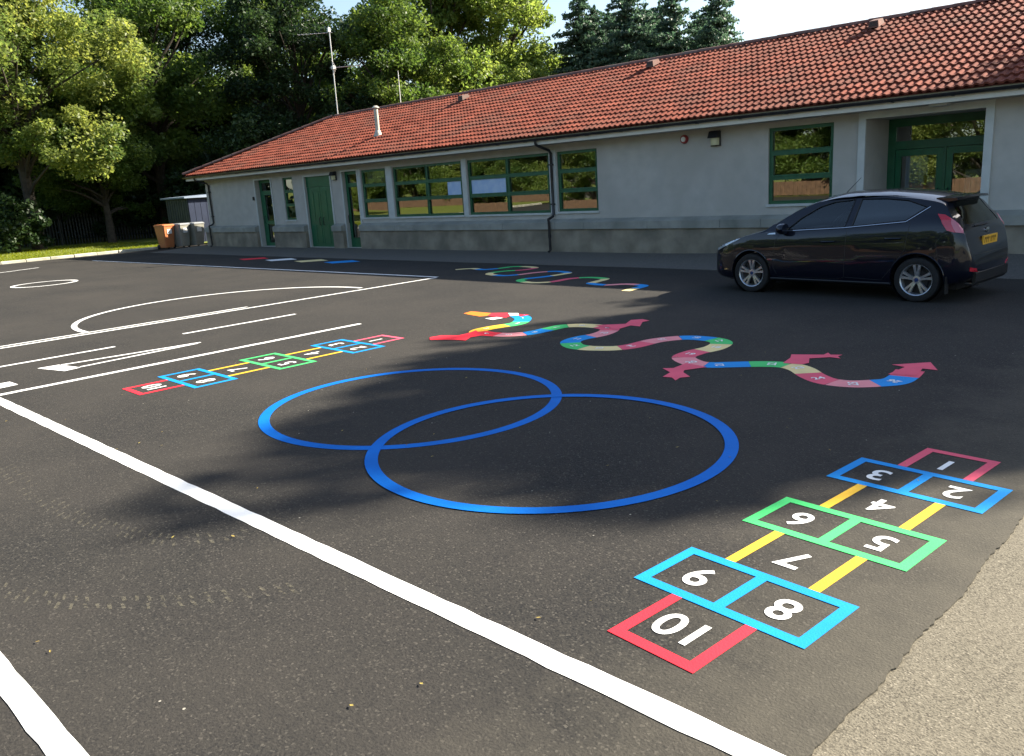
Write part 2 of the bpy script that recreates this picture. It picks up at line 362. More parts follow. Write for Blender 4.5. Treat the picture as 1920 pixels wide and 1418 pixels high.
def placed_text(name, txt, size, pos, right, material, parent, bold=0.0):
    """flat painted numeral; right = direction of reading on the ground"""
    me = text_mesh(txt, size, bold); r = Vector((right[0], right[1], 0)).normalized(); u = Vector((-r.y, r.x, 0)); base = Vector(pos) - wloc(parent)
    for v in me.vertices: v.co = base + r * v.co.x + u * v.co.y
    me.materials.clear(); me.materials.append(M[material])
    o = bpy.data.objects.new(name, me); col.objects.link(o); o.parent = parent
    return o
# ------------------------------------------------------------------ the ground
rnd = random.Random(7)
YW = 16.5            # face of the building's front wall
XL = -33.5           # its left corner
XR = 6.0             # its right end, out of the picture

g = MB(); g.quad((-900, -900, -0.06), (900, -900, -0.06), (900, 900, -0.06), (-900, 900, -0.06))
tag(g.build('ground', 'earth'), kind='structure')

edge = []            # ragged right edge of the newer surfacing
y = -12.0
while y < 14.2:
    edge.append((-0.95 + 0.022 * (y - 2) + rnd.uniform(-0.007, 0.007) + 0.014 * math.sin(y * 2.1) + 0.007 * math.sin(y * 7.3), y)); y += rnd.uniform(0.02, 0.05)
poly = [(-36.98, -30.0), (-0.9, -30.0)] + edge + [(-0.7, 26.0), (-37.0, 26.0)]
m = MB(); m.prism(poly, -0.05, 0.0)
tag(m.build('playground', 'asphalt'), kind='structure')
m = MB(); m.quad((-1.6, -30, -0.009), (14, -30, -0.009), (14, 26, -0.009), (-1.6, 26, -0.009))
tag(m.build('old_tarmac', 'old_asphalt'), kind='structure')

# path along the building, falling gently to the playground and rising to the entrance
m = MB(); n = 60
xs = [-34.6 + (XR + 34.6) * i / n for i in range(n + 1)]
def path_z(x):
    t = min(max((x + 11.0) / 5.0, 0), 1); return 0.085 + 0.10 * t * t * (3 - 2 * t)
vs = []
for x in xs: vs += [(x, 14.22 + 0.02 * math.sin(x * 1.7), -0.02), (x, 14.22 + 0.02 * math.sin(x * 1.7), 0.008), (x, YW + 0.1, path_z(x))]
m.add(vs, [(i * 3 + a, i * 3 + 3 + a, i * 3 + 4 + a, i * 3 + 1 + a) for i in range(n) for a in (0, 1)])
tag(m.build('path', 'path'), kind='structure')

# lawn beyond the kerb, with a bank rising behind it
m = MB(); nx, ny = 40, 40; vs = []; fs = []
for j in range(ny + 1):
    for i in range(nx + 1):
        x = -37.14 - 85 * (i / nx) ** 1.4; yy = -40 + 120 * j / ny
        d = max(0, -x - 56); z = 0.055 + 0.04 * math.sin(x * .35) * math.sin(yy * .3) * min(1, (-x - 37.14) / 4) + 0.05 * d
        vs.append((x, yy, z))
for j in range(ny):
    for i in range(nx): a = j * (nx + 1) + i; fs.append((a + 1, a, a + nx + 1, a + nx + 2))
m.add(vs, fs); tag(m.build('lawn', 'lawn', smooth=True), kind='structure')
m = MB(); m.quad((-37.14, 26, 0.03), (60, 26, 0.03), (60, 110, 0.03), (-37.14, 110, 0.03))
tag(m.build('ground_behind_school', 'earth'), kind='structure')
m = MB(); m.quad((-120, -60, 0.02), (14, -60, 0.02), (14, -10.5, 0.02), (-120, -10.5, 0.02))
tag(m.build('verge', 'lawn'), kind='structure')

# grass standing on the lit edge of the lawn
rs = np.random.RandomState(3); NB = 42000
bx = -37.2 - 11 * rs.rand(NB) ** 1.5; by = 2 + 15.5 * rs.rand(NB); bh = 0.04 + 0.07 * rs.rand(NB); ang = rs.rand(NB) * 6.283; lean = rs.randn(NB, 2) * 0.03
w = 0.011 + 0.01 * rs.rand(NB)
v = np.zeros((NB, 3, 3)); v[:, 0] = np.stack([bx - w * np.cos(ang), by - w * np.sin(ang), np.full(NB, .04)], 1)
v[:, 1] = np.stack([bx + w * np.cos(ang), by + w * np.sin(ang), np.full(NB, .04)], 1); v[:, 2] = np.stack([bx + lean[:, 0], by + lean[:, 1], .05 + bh], 1)
def np_mesh(name, verts, nper, material, tint, loc=None):
    me = bpy.data.meshes.new(name); n = len(verts) // nper
    me.vertices.add(len(verts)); me.vertices.foreach_set('co', np.ascontiguousarray(verts, dtype=np.float32).ravel())
    me.loops.add(len(verts)); me.loops.foreach_set('vertex_index', np.arange(len(verts), dtype=np.int32))
    me.polygons.add(n); me.polygons.foreach_set('loop_start', np.arange(0, n * nper, nper, dtype=np.int32))
    me.update(calc_edges=True)
    a = me.attributes.new('tint', 'FLOAT', 'FACE'); a.data.foreach_set('value', np.ascontiguousarray(tint, dtype=np.float32))
    me.materials.append(M[material]); return me
o = bpy.data.objects.new('lawn_grass', np_mesh('lawn_grass', v.reshape(-1, 3), 3, 'grass', rs.rand(NB))); col.objects.link(o)
tag(o, 'short bright green grass blades on the lawn edge beside the kerb', 'grass', kind='stuff')

# kerb between lawn and playground: separate stones
kerb = empty('kerb', (-37.07, -8, 0), kind='structure')
y = -8.0; k = 0; kmesh = None
while y < 14.9:
    if kmesh is None:
        mb = MB(); mb.cbox(-0.065, 0.065, 0.006, 0.904, -0.05, 0.115, 0.018); kmesh = mb.mesh('kerb_stone'); kmesh.materials.append(M['kerb'])
    o = bpy.data.objects.new('kerb_stone', kmesh); col.objects.link(o); o.parent = kerb
    o.location = (rnd.uniform(-.012, .012), y + 8, rnd.uniform(-.012, .008)); o.rotation_euler = (rnd.uniform(-.006, .006), 0, rnd.uniform(-.008, .008)); y += 0.912

# ------------------------------------------------------------------ painted markings
Z1, Z2, Z3 = 0.003, 0.006, 0.009
def line(a, b, w, label, name='white_line', z=Z1, material='white'):
    a = Vector(a); b = Vector(b); t = (b - a); n = max(2, int(t.length / 0.12)); u = t.normalized(); q = Vector((-u.y, u.x))
    mb = MB(); vs = []
    for i in range(n + 1):
        p = a + t * i / n; j1 = rnd.uniform(-.004, .004); j2 = rnd.uniform(-.004, .004)
        l_ = p + q * (w / 2 + j1); r_ = p - q * (w / 2 + j2); vs += [(l_.x, l_.y, z), (r_.x, r_.y, z)]
    mb.add(vs, [(2 * i + 1, 2 * i + 3, 2 * i + 2, 2 * i) for i in range(n)])
    return tag(mb.build(name, material), label, 'line')
line((-9.97, 2.155), (-0.99, 2.155), 0.112, 'long thick white line running past the near hopscotch and the circles')
line((-9.92, 2.215), (-9.92, 6.98), 0.095, 'white line running from the court corner beside the far hopscotch')
line((-7.0, 0.635), (-1.02, 0.635), 0.10, 'thick white line parallel to the long line, on the bare side without hopscotch')
line((-13.47, 0.2), (-13.47, 11.58), 0.075, 'white line along the base of the white half circle, reaching the school shadow')
line((-13.66, 0.2), (-13.66, 7.2), 0.06, 'shorter white line doubled up beside the base of the half circle')
line((-33.2, 11.45), (-13.52, 11.66), 0.09, 'long white court line lying along the shadow edge of the school')
line((-11.87, 5.17), (-11.87, 7.09), 0.075, 'short white dash between the half circle and the far hopscotch')
line((-11.80, 1.2), (-11.80, 4.16), 0.075, 'white dash in line with the short dash, beside the white wedge marking')
line((-32.3, 9.3), (-31.0, 6.6), 0.09, 'short white line near the kerb of the lawn')

def ring(cx, cy, r0, r1, z, n=96, a0=0, a1=2 * math.pi):
    mb = MB(); vs = []
    full = abs(a1 - a0 - 2 * math.pi) < 1e-6; m_ = n if full else n + 1
    for i in range(m_):
        a = a0 + (a1 - a0) * i / n; vs += [(cx + r0 * math.cos(a), cy + r0 * math.sin(a), z), (cx + r1 * math.cos(a), cy + r1 * math.sin(a), z)]
    fs = []
    for i in range(n): j = (i + 1) % m_; fs.append((2 * i, 2 * i + 1, 2 * j + 1, 2 * j))
    return mb.add(vs, fs)
tag(ring(-13.80, 7.1, 2.62, 2.71, Z2, 64, R(88), R(272)).build('white_half_circle', 'white'), 'white half circle painted against the court line', 'half circle')
tag(ring(-24.6, 7.15, 0.72, 0.82, Z1, 40).build('white_ring', 'white'), 'small white ring painted by itself near the lawn', 'ring')
tag(ring(-5.671, 4.476, 1.262, 1.357, Z1).build('blue_circle', 'blue'), 'blue circle overlapping the other, on the far hopscotch side', 'circle')
tag(ring(-3.857, 4.285, 1.262, 1.357, Z2).build('blue_circle', 'blue'), 'blue circle overlapping the other, on the near hopscotch side', 'circle')
w_ = empty('white_wedge', (-10.95, 3.2, 0), 'white block with two lines narrowing to a point, beside the far hopscotch', 'marking')
MB().flat([(-11.17, 2.98), (-10.62, 3.12), (-10.66, 3.32), (-11.15, 3.22)], Z1).build('block', 'white', w_)
line((-11.10, 3.24), (-10.86, 4.96), 0.06, None).parent = w_
line((-10.71, 3.33), (-10.83, 4.90), 0.06, None).parent = w_
for c in w_.children:
    if c.name.startswith('white_line'):
        c.name = 'converging_line'; c.location = -w_.location; del c['category']
tag(MB().flat([(-10.62, 2.30), (-10.30, 2.32), (-10.32, 2.53), (-10.60, 2.52)], Z1).build('white_block', 'white'), 'small white square painted at the court corner', 'marking')

# hopscotch ---------------------------------------------------------------
def hopscotch(origin, ang, W, Lc, S, label):
    e = Vector((math.cos(ang), math.sin(ang))); nn = Vector((-e.y, e.x)); o = Vector(origin)
    t = empty('hopscotch', (origin[0], origin[1], 0), label, 'hopscotch')
    P = lambda u, v: o + nn * u + e * v
    lw = 0.058
    def bar(mb, u0, u1, v0, v1): mb.flat([P(u0, v0), P(u0, v1), P(u1, v1), P(u1, v0)][::-1], Z1)
    for i, mt in enumerate(('skyblue', 'green', 'skyblue')):
        v0, v1 = i * S, i * S + Lc; mb = MB()
        bar(mb, 0, W, v0, v0 + lw); bar(mb, 0, W, v1 - lw, v1); bar(mb, 0, lw, v0 + lw, v1 - lw); bar(mb, W - lw, W, v0 + lw, v1 - lw)
        bar(mb, W / 2 - lw / 2, W / 2 + lw / 2, v0 + lw, v1 - lw); mb.build('double_box', mt, t)
    a, b = W * .24, W * .74
    for i in (0, 1):
        for u in (a, b): mb = MB(); bar(mb, u - lw / 2, u + lw / 2, i * S + Lc + .002, (i + 1) * S - .002); mb.build('side_line', 'yellow', t)
    mb = MB(); d = Lc * .97
    bar(mb, a, b, -d, -d + lw); bar(mb, a, a + lw, -d + lw, -.002); bar(mb, b - lw, b, -d + lw, -.002); mb.build('end_box', 'red', t)
    mb = MB(); v2 = 2 * S + Lc
    bar(mb, a, b, v2 + d - lw, v2 + d); bar(mb, a, a + lw, v2 + .002, v2 + d - lw); bar(mb, b - lw, b, v2 + .002, v2 + d - lw); mb.build('end_box', 'pinkred', t)
    mid = S - (S - Lc) / 2
    for txt, u, v in (('10', W * .49, -d * .46), ('8', W * .25, Lc / 2), ('9', W * .75, Lc / 2), ('7', W * .49, mid), ('5', W * .25, S + Lc / 2), ('6', W * .75, S + Lc / 2), ('4', W * .49, S + mid), ('2', W * .25, 2 * S + Lc / 2), ('3', W * .75, 2 * S + Lc / 2), ('1', W * .49, v2 + d * .42)):
        p = P(u, v); placed_text('numeral', txt, Lc * .58, (p.x, p.y, Z1), nn, 'white', t, 0.004)
    return t
hopscotch((-1.239, 2.831), 1.473, 0.892, 0.451, 0.899, 'hopscotch painted beside the strip of pale old tarmac')
hopscotch((-8.165, 3.59), 1.545, 0.98, 0.49, 0.985, 'hopscotch painted beside the white court line, in line with the dragon head')

# dragon ------------------------------------------------------------------
body = [(-8.19, 8.53), (-7.92, 8.37), (-7.74, 8.14), (-7.68, 7.95), (-7.76, 7.7), (-7.8, 7.44), (-7.73, 7.3), (-7.53, 7.25), (-7.34, 7.27), (-7.19, 7.33), (-7.05, 7.47), (-6.99, 7.65), (-6.97, 7.9), (-6.94, 8.1), (-6.76, 8.25), (-6.49, 8.29), (-6.27, 8.22), (-6.17, 8.06), (-6.14, 7.81), (-6.2, 7.56), (-6.17, 7.33), (-5.97, 7.15), (-5.77, 7.12), (-5.61, 7.17), (-5.45, 7.27), (-5.35, 7.46), (-5.29, 7.85), (-5.08, 8.13), (-4.77, 8.17), (-4.57, 8.05), (-4.5, 7.77), (-4.56, 7.46), (-4.53, 7.2), (-4.29, 7.02), (-4.11, 7.03), (-3.97, 7.12), (-3.68, 7.31), (-3.47, 7.36), (-3.29, 7.28), (-3.08, 7.07), (-2.89, 6.95), (-2.69, 6.96), (-2.53, 7.08), (-2.42, 7.22), (-2.41, 7.43), (-2.44, 7.68)]
dr = empty('dragon', (-5.3, 7.6, 0), 'long winding dragon painted in coloured numbered segments with pink legs', 'dragon')
K = 10; cl = catmull(body, K)
cuts = [0, 2, 3.5, 6, 8, 10, 11.7, 13.3, 15, 16.7, 18.4, 20.3, 21.8, 24.2, 25.6, 26.8, 28, 29.3, 30.6, 32, 33.7, 35.6, 37, 38.6, 40.2, 42, 44, 45]
cyc = ['skyblue', 'green', 'yellow', 'red', 'pink']
for i in range(len(cuts) - 1):
    a, b = int(cuts[i] * K), int(cuts[i + 1] * K)
    mt = cyc[i % 5] if i < len(cuts) - 2 else 'pinkred'
    if i > 4 and mt == 'yellow': mt = 'cream'
    if i > 4 and mt == 'red': mt = 'pinkred'
    wd = 0.245
    MB().ribbon([(p.x, p.y) for p in cl[a:b + 1]], wd, Z1).build('body_segment', mt, dr)
    if i < len(cuts) - 2:
        c = cl[(a + b) // 2]; d = (cl[(a + b) // 2 + 1] - cl[(a + b) // 2 - 1]); placed_text('numeral', str(i + 1), 0.115, (c.x, c.y, Z2), (-d.y, d.x), 'white', dr, 0.003)
leg = dict(leg0=('red', [(-7.83, 7.35), (-7.77, 7.13), (-7.78, 6.98), (-7.99, 6.88), (-8.03, 6.71), (-7.89, 6.59), (-7.59, 6.74), (-7.42, 6.78), (-7.52, 6.96), (-7.47, 7.13)]),
    leg1=('pinkred', [(-6.59, 8.33), (-6.27, 8.58), (-6.38, 8.85), (-6.28, 8.97), (-6.12, 8.91), (-6.15, 8.79), (-5.99, 8.5), (-6.14, 8.51), (-6.13, 8.19)]),
    leg2=('pinkred', [(-4.36, 6.98), (-4.35, 6.73), (-4.44, 6.67), (-4.28, 6.56), (-4.24, 6.37), (-4.15, 6.39), (-4.06, 6.31), (-4.08, 6.42), (-4.02, 6.5), (-4.17, 6.62), (-4.21, 6.7), (-4.09, 6.92)]),
    leg3=('pinkred', [(-3.54, 7.42), (-3.58, 7.67), (-3.64, 7.82), (-3.36, 7.95), (-3.36, 8.06), (-3.3, 7.98), (-3.2, 8.03), (-3.21, 7.94), (-3.15, 7.86), (-3.26, 7.87), (-3.41, 7.73), (-3.33, 7.54), (-3.36, 7.45)]))
for mt, pts in leg.values(): MB().flat(pts, Z2).build('leg', mt, dr)
MB().flat([(-2.55, 7.44), (-2.52, 7.78), (-2.65, 7.82), (-2.39, 8.08), (-2.24, 7.79), (-2.37, 7.79), (-2.32, 7.5)], Z2).build('tail_tip', 'pinkred', dr)
MB().flat([(-9.1, 8.31), (-9.14, 8.51), (-8.98, 8.51), (-8.67, 8.51), (-8.57, 8.3), (-8.64, 8.21), (-8.91, 8.26)], Z1).build('flame', 'orange', dr)
MB().flat([(-8.69, 8.5), (-8.46, 8.62), (-8.21, 8.4), (-8.17, 8.27), (-8.32, 8.27), (-8.56, 8.29)], Z2).build('head', 'red', dr)
MB().flat([(-8.42, 8.1), (-8.34, 8.26), (-8.19, 8.25), (-8.22, 8.06)], Z2).build('jaw', 'white', dr)
MB().flat([(-8.42, 8.59), (-8.27, 8.65), (-8.12, 8.5), (-8.2, 8.4)], Z3).build('eye', 'white', dr)
MB().flat([(-8.23, 8.59), (-8.02, 8.62), (-8.04, 8.45)], Z2).build('ear', 'red', dr)

# winding snake by the path --------------------------------------------------
snake = [(-14.28, 12.89), (-14.0, 13.17), (-13.55, 13.07), (-13.31, 13.33), (-13.21, 13.74), (-12.79, 13.8), (-12.45, 13.65), (-12.43, 13.28), (-12.72, 12.97), (-12.81, 12.65), (-12.63, 12.39), (-12.14, 12.29), (-11.9, 12.51), (-11.76, 12.96), (-11.44, 13.23), (-11.0, 13.08), (-10.97, 12.76), (-11.05, 12.37), (-11.21, 12.01), (-11.11, 11.73), (-10.67, 11.56), (-10.34, 11.75), (-10.29, 12.27), (-10.03, 12.54), (-9.57, 12.47), (-9.46, 12.02), (-9.39, 11.81), (-9.0, 11.73), (-8.67, 11.94), (-8.26, 11.86), (-8.19, 11.52), (-8.17, 11.2)]
sn = empty('snake', (-11, 12.5, 0), 'winding ribbon of coloured segments painted in the shade between the path and the dragon', 'snake')
cl = catmull(snake, 8); cyc2 = ['cream', 'skyblue', 'green', 'cream', 'pinkred', 'green', 'cream', 'skyblue', 'pink', 'skyblue']
i = 0; j = 0
while i < len(cl) - 1:
    b = min(i + 12, len(cl) - 1); MB().ribbon([(p.x, p.y) for p in cl[i:b + 1]], 0.175, Z1).build('body_segment', cyc2[j % 10], sn); i = b; j += 1
for x, mt, lab in ((-24.8, 'red', 'faded red'), (-23.1, 'white', 'white'), (-21.4, 'cream', 'cream'), (-19.8, 'skyblue', 'blue')):
    tag(MB().flat([(x - .62, 13.32), (x + .1, 13.12), (x + .62, 13.72), (x - .1, 13.95)], Z1).build('painted_square', mt), lab + ' square painted in the shade by the school path', 'square')

# tyre marks: broken dusty chevrons
def tyre(pts, w, label, step=0.055):
    t = MB(); c = catmull(pts, 14); L_ = 0; last = -1
    for i in range(1, len(c) - 1):
        L_ += (c[i] - c[i - 1]).length
        if L_ - last < step: continue
        last = L_
        d = (c[i + 1] - c[i - 1]).normalized(); q = Vector((-d.y, d.x)); p = c[i]
        for s_ in (-1, 1):
            if rnd.random() < 0.12: continue
            a = p + q * s_ * w * 0.08; b = p + q * s_ * w * rnd.uniform(.35, .5) - d * 0.035 * s_; h = d * rnd.uniform(.007, .012)
            t.flat([a - h, a + h, b + h, b - h], 0.0025)
    return tag(t.build('tyre_mark', 'dust'), label, 'tyre mark', kind='stuff')
tyre([(-7.09, 1.50), (-5.61, 1.47), (-4.67, 1.64), (-4.38, 1.81), (-4.20, 2.05)], 0.16, 'faint dusty tyre tread curving towards the long white line')
tyre([(-4.66, .87), (-4.23, 1.03), (-3.97, 1.21), (-3.72, 1.43), (-3.38, 1.84)], 0.14, 'faint dusty tyre tread curving between the two thick white lines')

# a few fallen leaves on the playground
lv = MB()
for i in range(60):
    x = rnd.uniform(-9, -1); yy = rnd.uniform(0.4, 9); s = rnd.uniform(.006, .015); a = rnd.uniform(0, 6.28); cx, sx = math.cos(a) * s, math.sin(a) * s
    lv.add([(x - cx, yy - sx, .006), (x + sx * .5, yy - cx * .5, .010), (x + cx, yy + sx, .008 + s * .3), (x - sx * .5, yy + cx * .5, .010)], [(0, 1, 2, 3)])
tag(lv.build('fallen_leaves', mat('dry leaf', (0.22, 0.14, 0.03), (0.38, 0.30, 0.07), rough=0.8, scale=9)), 'scattered tiny dry leaves lying on the asphalt', 'leaves', kind='stuff')
# ------------------------------------------------------------------ the school
B = empty('school_building', (-14, 20, 0), 'long low grey school with red tiled roof and green windows', 'building')
YE, ZE, YR, ZR = 15.9, 3.02, 20.6, 5.05          # eave and ridge
YB = 2 * YR - YE; XE = -34.1; XRE = XR + 0.6
SL = (ZR - ZE) / (YR - YE); XRG = XE + (YR - YE)
roof_z = lambda y: ZE + SL * (y - YE)
COP0, COP1 = 0.66, 0.885                          # coping course on the plinth

# openings: (x0, x1, z0, z1)
DOORS = dict(door1=(-29.42, -28.24, 0.10, 2.60), door2=(-25.95, -24.33, 0.10, 2.56), door3=(-23.62, -22.76, 0.10, 2.62))
WINS = [(-27.42, -26.74, 1.08, 2.60, 1), (-22.56, -21.26, 1.09, 2.61, 1), (-20.90, -17.72, 1.08, 2.61, 2), (-17.48, -14.37, 1.08, 2.61, 2), (-14.10, -12.79, 1.10, 2.61, 1), (-8.27, -6.90, 1.13, 2.68, 1)]
PORCH = (-6.28, -4.21, 0.185, 2.68)
holes = list(DOORS.values()) + [w[:4] for w in WINS] + [PORCH]

def wall_with_holes(x0, x1, z0, z1, y0, y1, holes):
    mb = MB(); X = sorted({x0, x1, *[h[0] for h in holes], *[h[1] for h in holes]}); Z = sorted({z0, z1, *[h[2] for h in holes], *[h[3] for h in holes]})
    X = [x for x in X if x0 <= x <= x1]; Z = [z for z in Z if z0 <= z <= z1]
    def solid(i, k):
        if i < 0 or k < 0 or i >= len(X) - 1 or k >= len(Z) - 1: return False
        cx, cz = (X[i] + X[i + 1]) / 2, (Z[k] + Z[k + 1]) / 2
        return not any(h[0] < cx < h[1] and h[2] < cz < h[3] for h in holes)
    for i in range(len(X) - 1):
        for k in range(len(Z) - 1):
            if not solid(i, k): continue
            a, b, c, d = X[i], X[i + 1], Z[k], Z[k + 1]
            mb.quad((a, y0, c), (b, y0, c), (b, y0, d), (a, y0, d)); mb.quad((b, y1, c), (a, y1, c), (a, y1, d), (b, y1, d))
            if not solid(i - 1, k): mb.quad((a, y1, c), (a, y0, c), (a, y0, d), (a, y1, d))
            if not solid(i + 1, k): mb.quad((b, y0, c), (b, y1, c), (b, y1, d), (b, y0, d))
            if not solid(i, k + 1): mb.quad((a, y0, d), (b, y0, d), (b, y1, d), (a, y1, d))
            if not solid(i, k - 1): mb.quad((a, y1, c), (b, y1, c), (b, y0, c), (a, y0, c))
    return mb
wall_with_holes(XL, XR, 0.0, 2.86, YW, YW + 0.3, holes).build('front_wall', 'render', B)
MB().box(XL, XL + .3, YW + .3, YB - .6, 0, 2.86).build('end_wall', 'render', B)
MB().box(XR - .3, XR, YW + .3, YB - .6, 0, 2.86).build('end_wall', 'render', B)
MB().box(XL + .3, XR - .3, YB - .9, YB - .6, 0, 2.86).build('back_wall', 'render', B)
MB().box(XL + .3, XR - .3, YW + .3, YB - .9, 0.0, 0.11).build('floor', 'room', B)
MB().box(XL + .3, XR - .3, 21.2, 21.35, 0.12, 2.80).build('partition', 'room', B)
for x in (-26.3, -24.15, -22.68, -21.1, -11.5, -6.75, -3.9):
    MB().box(x - .05, x + .05, YW + (1.35 if -6.8 < x < -3.8 else .32), 21.19, 0.12, 2.80).build('partition', 'room', B)
MB().box(XL + .31, XR - .31, YW + .31, YB - .91, 2.81, 2.85).build('ceiling', 'room', B)

# plinth: thick lower wall with a coping of concrete blocks, broken at doors
PY = YW - 0.20
segs = [(XL - .2, -29.47), (-28.19, -26.0), (-24.28, -23.68), (-22.71, -6.42), (-4.07, XR)]
pm = MB()
for a, b in segs: pm.box(a, b, PY + .045, YW + .004, -0.02, COP0)
pm.box(XL - .155, XL + .004, YW + .005, YB - .6, -0.02, COP0)
pl = pm.build('plinth', 'plinth', B)
for a, b in segs + [None]:
    if a is None: break
    n = max(1, round((b - a) / 0.98)); L_ = (b - a) / n
    for k in range(n):
        c = MB(); x0 = a + k * L_ + .004; x1 = a + (k + 1) * L_ - .004; y0 = PY + rnd.uniform(-.006, .004)
        c.add([(x0, y0, COP0 + .001), (x1, y0, COP0 + .001), (x1, YW - .001, COP0 + .001), (x0, YW - .001, COP0 + .001), (x0, y0, COP1 - .05), (x1, y0, COP1 - .05), (x0, y0 + .03, COP1 - .035), (x1, y0 + .03, COP1 - .035), (x1, YW - .001, COP1 + .03), (x0, YW - .001, COP1 + .03)],
              [(0, 3, 2, 1), (0, 1, 5, 4), (4, 5, 7, 6), (6, 7, 8, 9), (1, 2, 8, 7, 5), (0, 4, 6, 9, 3), (2, 3, 9, 8)])
        c.build('coping_stone', 'coping', pl)
    if (a, b) == segs[-1]: break
y = YW + .01
while y < YB - 1.2:
    MB().box(XL - .2, XL - .001, y, y + .97, COP0 + .001, COP1).build('coping_stone', 'coping', pl); y += .98

# windows -----------------------------------------------------------------
GY = YW + 0.075
def window(x0, x1, z0, z1, nx, rows=(0.0, 0.345, 0.68, 1.0), sill=True, fw=0.055, deep=0.07):
    f = MB(); H = z1 - z0; W = x1 - x0; y0, y1 = GY - .03, GY + deep - .02
    f.box(x0, x0 + fw, y0, y1, z0, z1); f.box(x1 - fw, x1, y0, y1, z0, z1); f.box(x0 + fw, x1 - fw, y0, y1, z0, z0 + fw); f.box(x0 + fw, x1 - fw, y0, y1, z1 - fw, z1)
    for i in range(1, nx): c = x0 + W * i / nx; f.box(c - .032, c + .032, y0, y1, z0 + fw, z1 - fw)
    panes = []
    for i in range(nx):
        a = x0 + W * i / nx + (fw if i == 0 else .032); b = x0 + W * (i + 1) / nx - (fw if i == nx - 1 else .032)
        for k in range(len(rows) - 1):
            za = z0 + H * rows[k] + (fw if k == 0 else .028); zb = z0 + H * rows[k + 1] - (fw if k == len(rows) - 2 else .028)
            if k: f.box(a, b, y0, y1, za - .056, za)
            s = 0.035 if k == 1 else 0.014                         # opening light in the middle row has a heavier sash
            f.box(a, a + s, y0 - .012, y0 + .03, za, zb); f.box(b - s, b, y0 - .012, y0 + .03, za, zb); f.box(a + s, b - s, y0 - .012, y0 + .03, za, za + s); f.box(a + s, b - s, y0 - .012, y0 + .03, zb - s, zb)
            panes.append((a + s - .004, b - s + .004, za + s - .004, zb - s + .004))
    w = f.build('window', 'window_green', B)
    for a, b, za, zb in panes:
        p = MB(); dy = rnd.uniform(-.004, .004); dz = rnd.uniform(-.004, .004); q = GY + .004
        p.quad((a, q + dy, za), (b, q - dy, za), (b, q - dy + dz, zb), (a, q + dy + dz, zb)); p.build('pane', 'glass', w)
    if sill: MB().box(x0 - .03, x1 + .03, YW - .04, GY - .031, z0 - .05, z0 - .002).build('sill', 'trim', w)
    return w
for i, (x0, x1, z0, z1, nx) in enumerate(WINS): window(x0, x1, z0, z1, nx)
# pale posts between the window bays
for a, b in ((-22.76, -22.57), (-21.25, -20.91), (-17.71, -17.49), (-14.36, -14.11)):
    MB().box(a + .02, b - .02, YW - .018, YW - .002, 1.03, 2.66).build('window_post', 'trim', B)

# doors -------------------------------------------------------------------
def door_frame(x0, x1, z0, z1, name='door_frame'):
    f = MB(); t = .055
    f.box(x0 - t, x0 + .012, YW - .03, YW - .003, z0 - .02, z1 + t); f.box(x1 - .012, x1 + t, YW - .03, YW - .003, z0 - .02, z1 + t); f.box(x0 + .012, x1 - .012, YW - .03, YW - .003, z1 - .005, z1 + t)
    return f.build(name, 'trim', B)
def leaf(x0, x1, z0, z1, y, glaze, handle=None):
    """glaze: list of (x0, x1, z0, z1) panes cut through the leaf"""
    w = wall_with_holes(x0, x1, z0, z1, y, y + .045, glaze).build('door', 'door_green', B)
    for a, b, c, d in glaze:
        MB().quad((a, y + .02, c), (b, y + .02, c), (b, y + .02, d), (a, y + .02, d)).build('pane', 'glass', w)
        bd = MB(); s = .018
        for q in ((a, a + s, c, d), (b - s, b, c, d), (a + s, b - s, c, c + s), (a + s, b - s, d - s, d)): bd.box(q[0], q[1], y - .008, y - .0005, q[2], q[3])
        bd.build('glazing_bead', 'window_green', w)
    if handle:
        hx, hz = handle; h = MB(); h.tube([(hx, y - .001, hz - .14), (hx, y - .06, hz - .12), (hx, y - .06, hz + .12), (hx, y - .001, hz + .14)], .012, 6); h.build('handle', 'black', w, smooth=True)
    return w
x0, x1, z0, z1 = DOORS['door1']; door_frame(x0, x1, z0, z1)
leaf(x0, x1, z0, z1, YW + .18, [(x0 + .30, x1 - .12, z0 + .95, z1 - .55), (x0 + .30, x1 - .12, z0 + .12, z0 + .85), (x0 + .15, x1 - .12, z1 - .42, z1 - .1)], (x0 + .2, 1.1))
x0, x1, z0, z1 = DOORS['door2']; door_frame(x0, x1, z0, z1); xm = (x0 + x1) / 2
MB().box(x0, x1, YW + .06, YW + .11, z1 - .36, z1).build('door_head_panel', 'door_green', B)
for a, b, hx in ((x0 + .005, xm - .006, xm - .12), (xm + .006, x1 - .005, xm + .12)):
    d = leaf(a, b, z0, z1 - .365, YW + .07, [], (hx, 1.0))
    p = MB()
    for za, zb in ((z0 + .12, z0 + .78), (z0 + .92, z1 - .52)):
        for qa, qb in ((a + .10, (a + b) / 2 - .03), ((a + b) / 2 + .03, b - .10)): p.cbox(qa, qb, YW + .058, YW + .0695, za, zb, .004)
    p.build('raised_panel', 'door_green', d); MB().box(a + .05, b - .05, YW + .064, YW + .0693, z0 + .80, z0 + .90).build('push_plate', 'window_green', d)
x0, x1, z0, z1 = DOORS['door3']; door_frame(x0, x1, z0, z1)
leaf(x0, x1, z0, z1, YW + .12, [(x0 + .13, x1 - .10, z0 + .30, z1 - .50), (x0 + .13, x1 - .10, z1 - .40, z1 - .09)], (x0 + .07, 1.05))

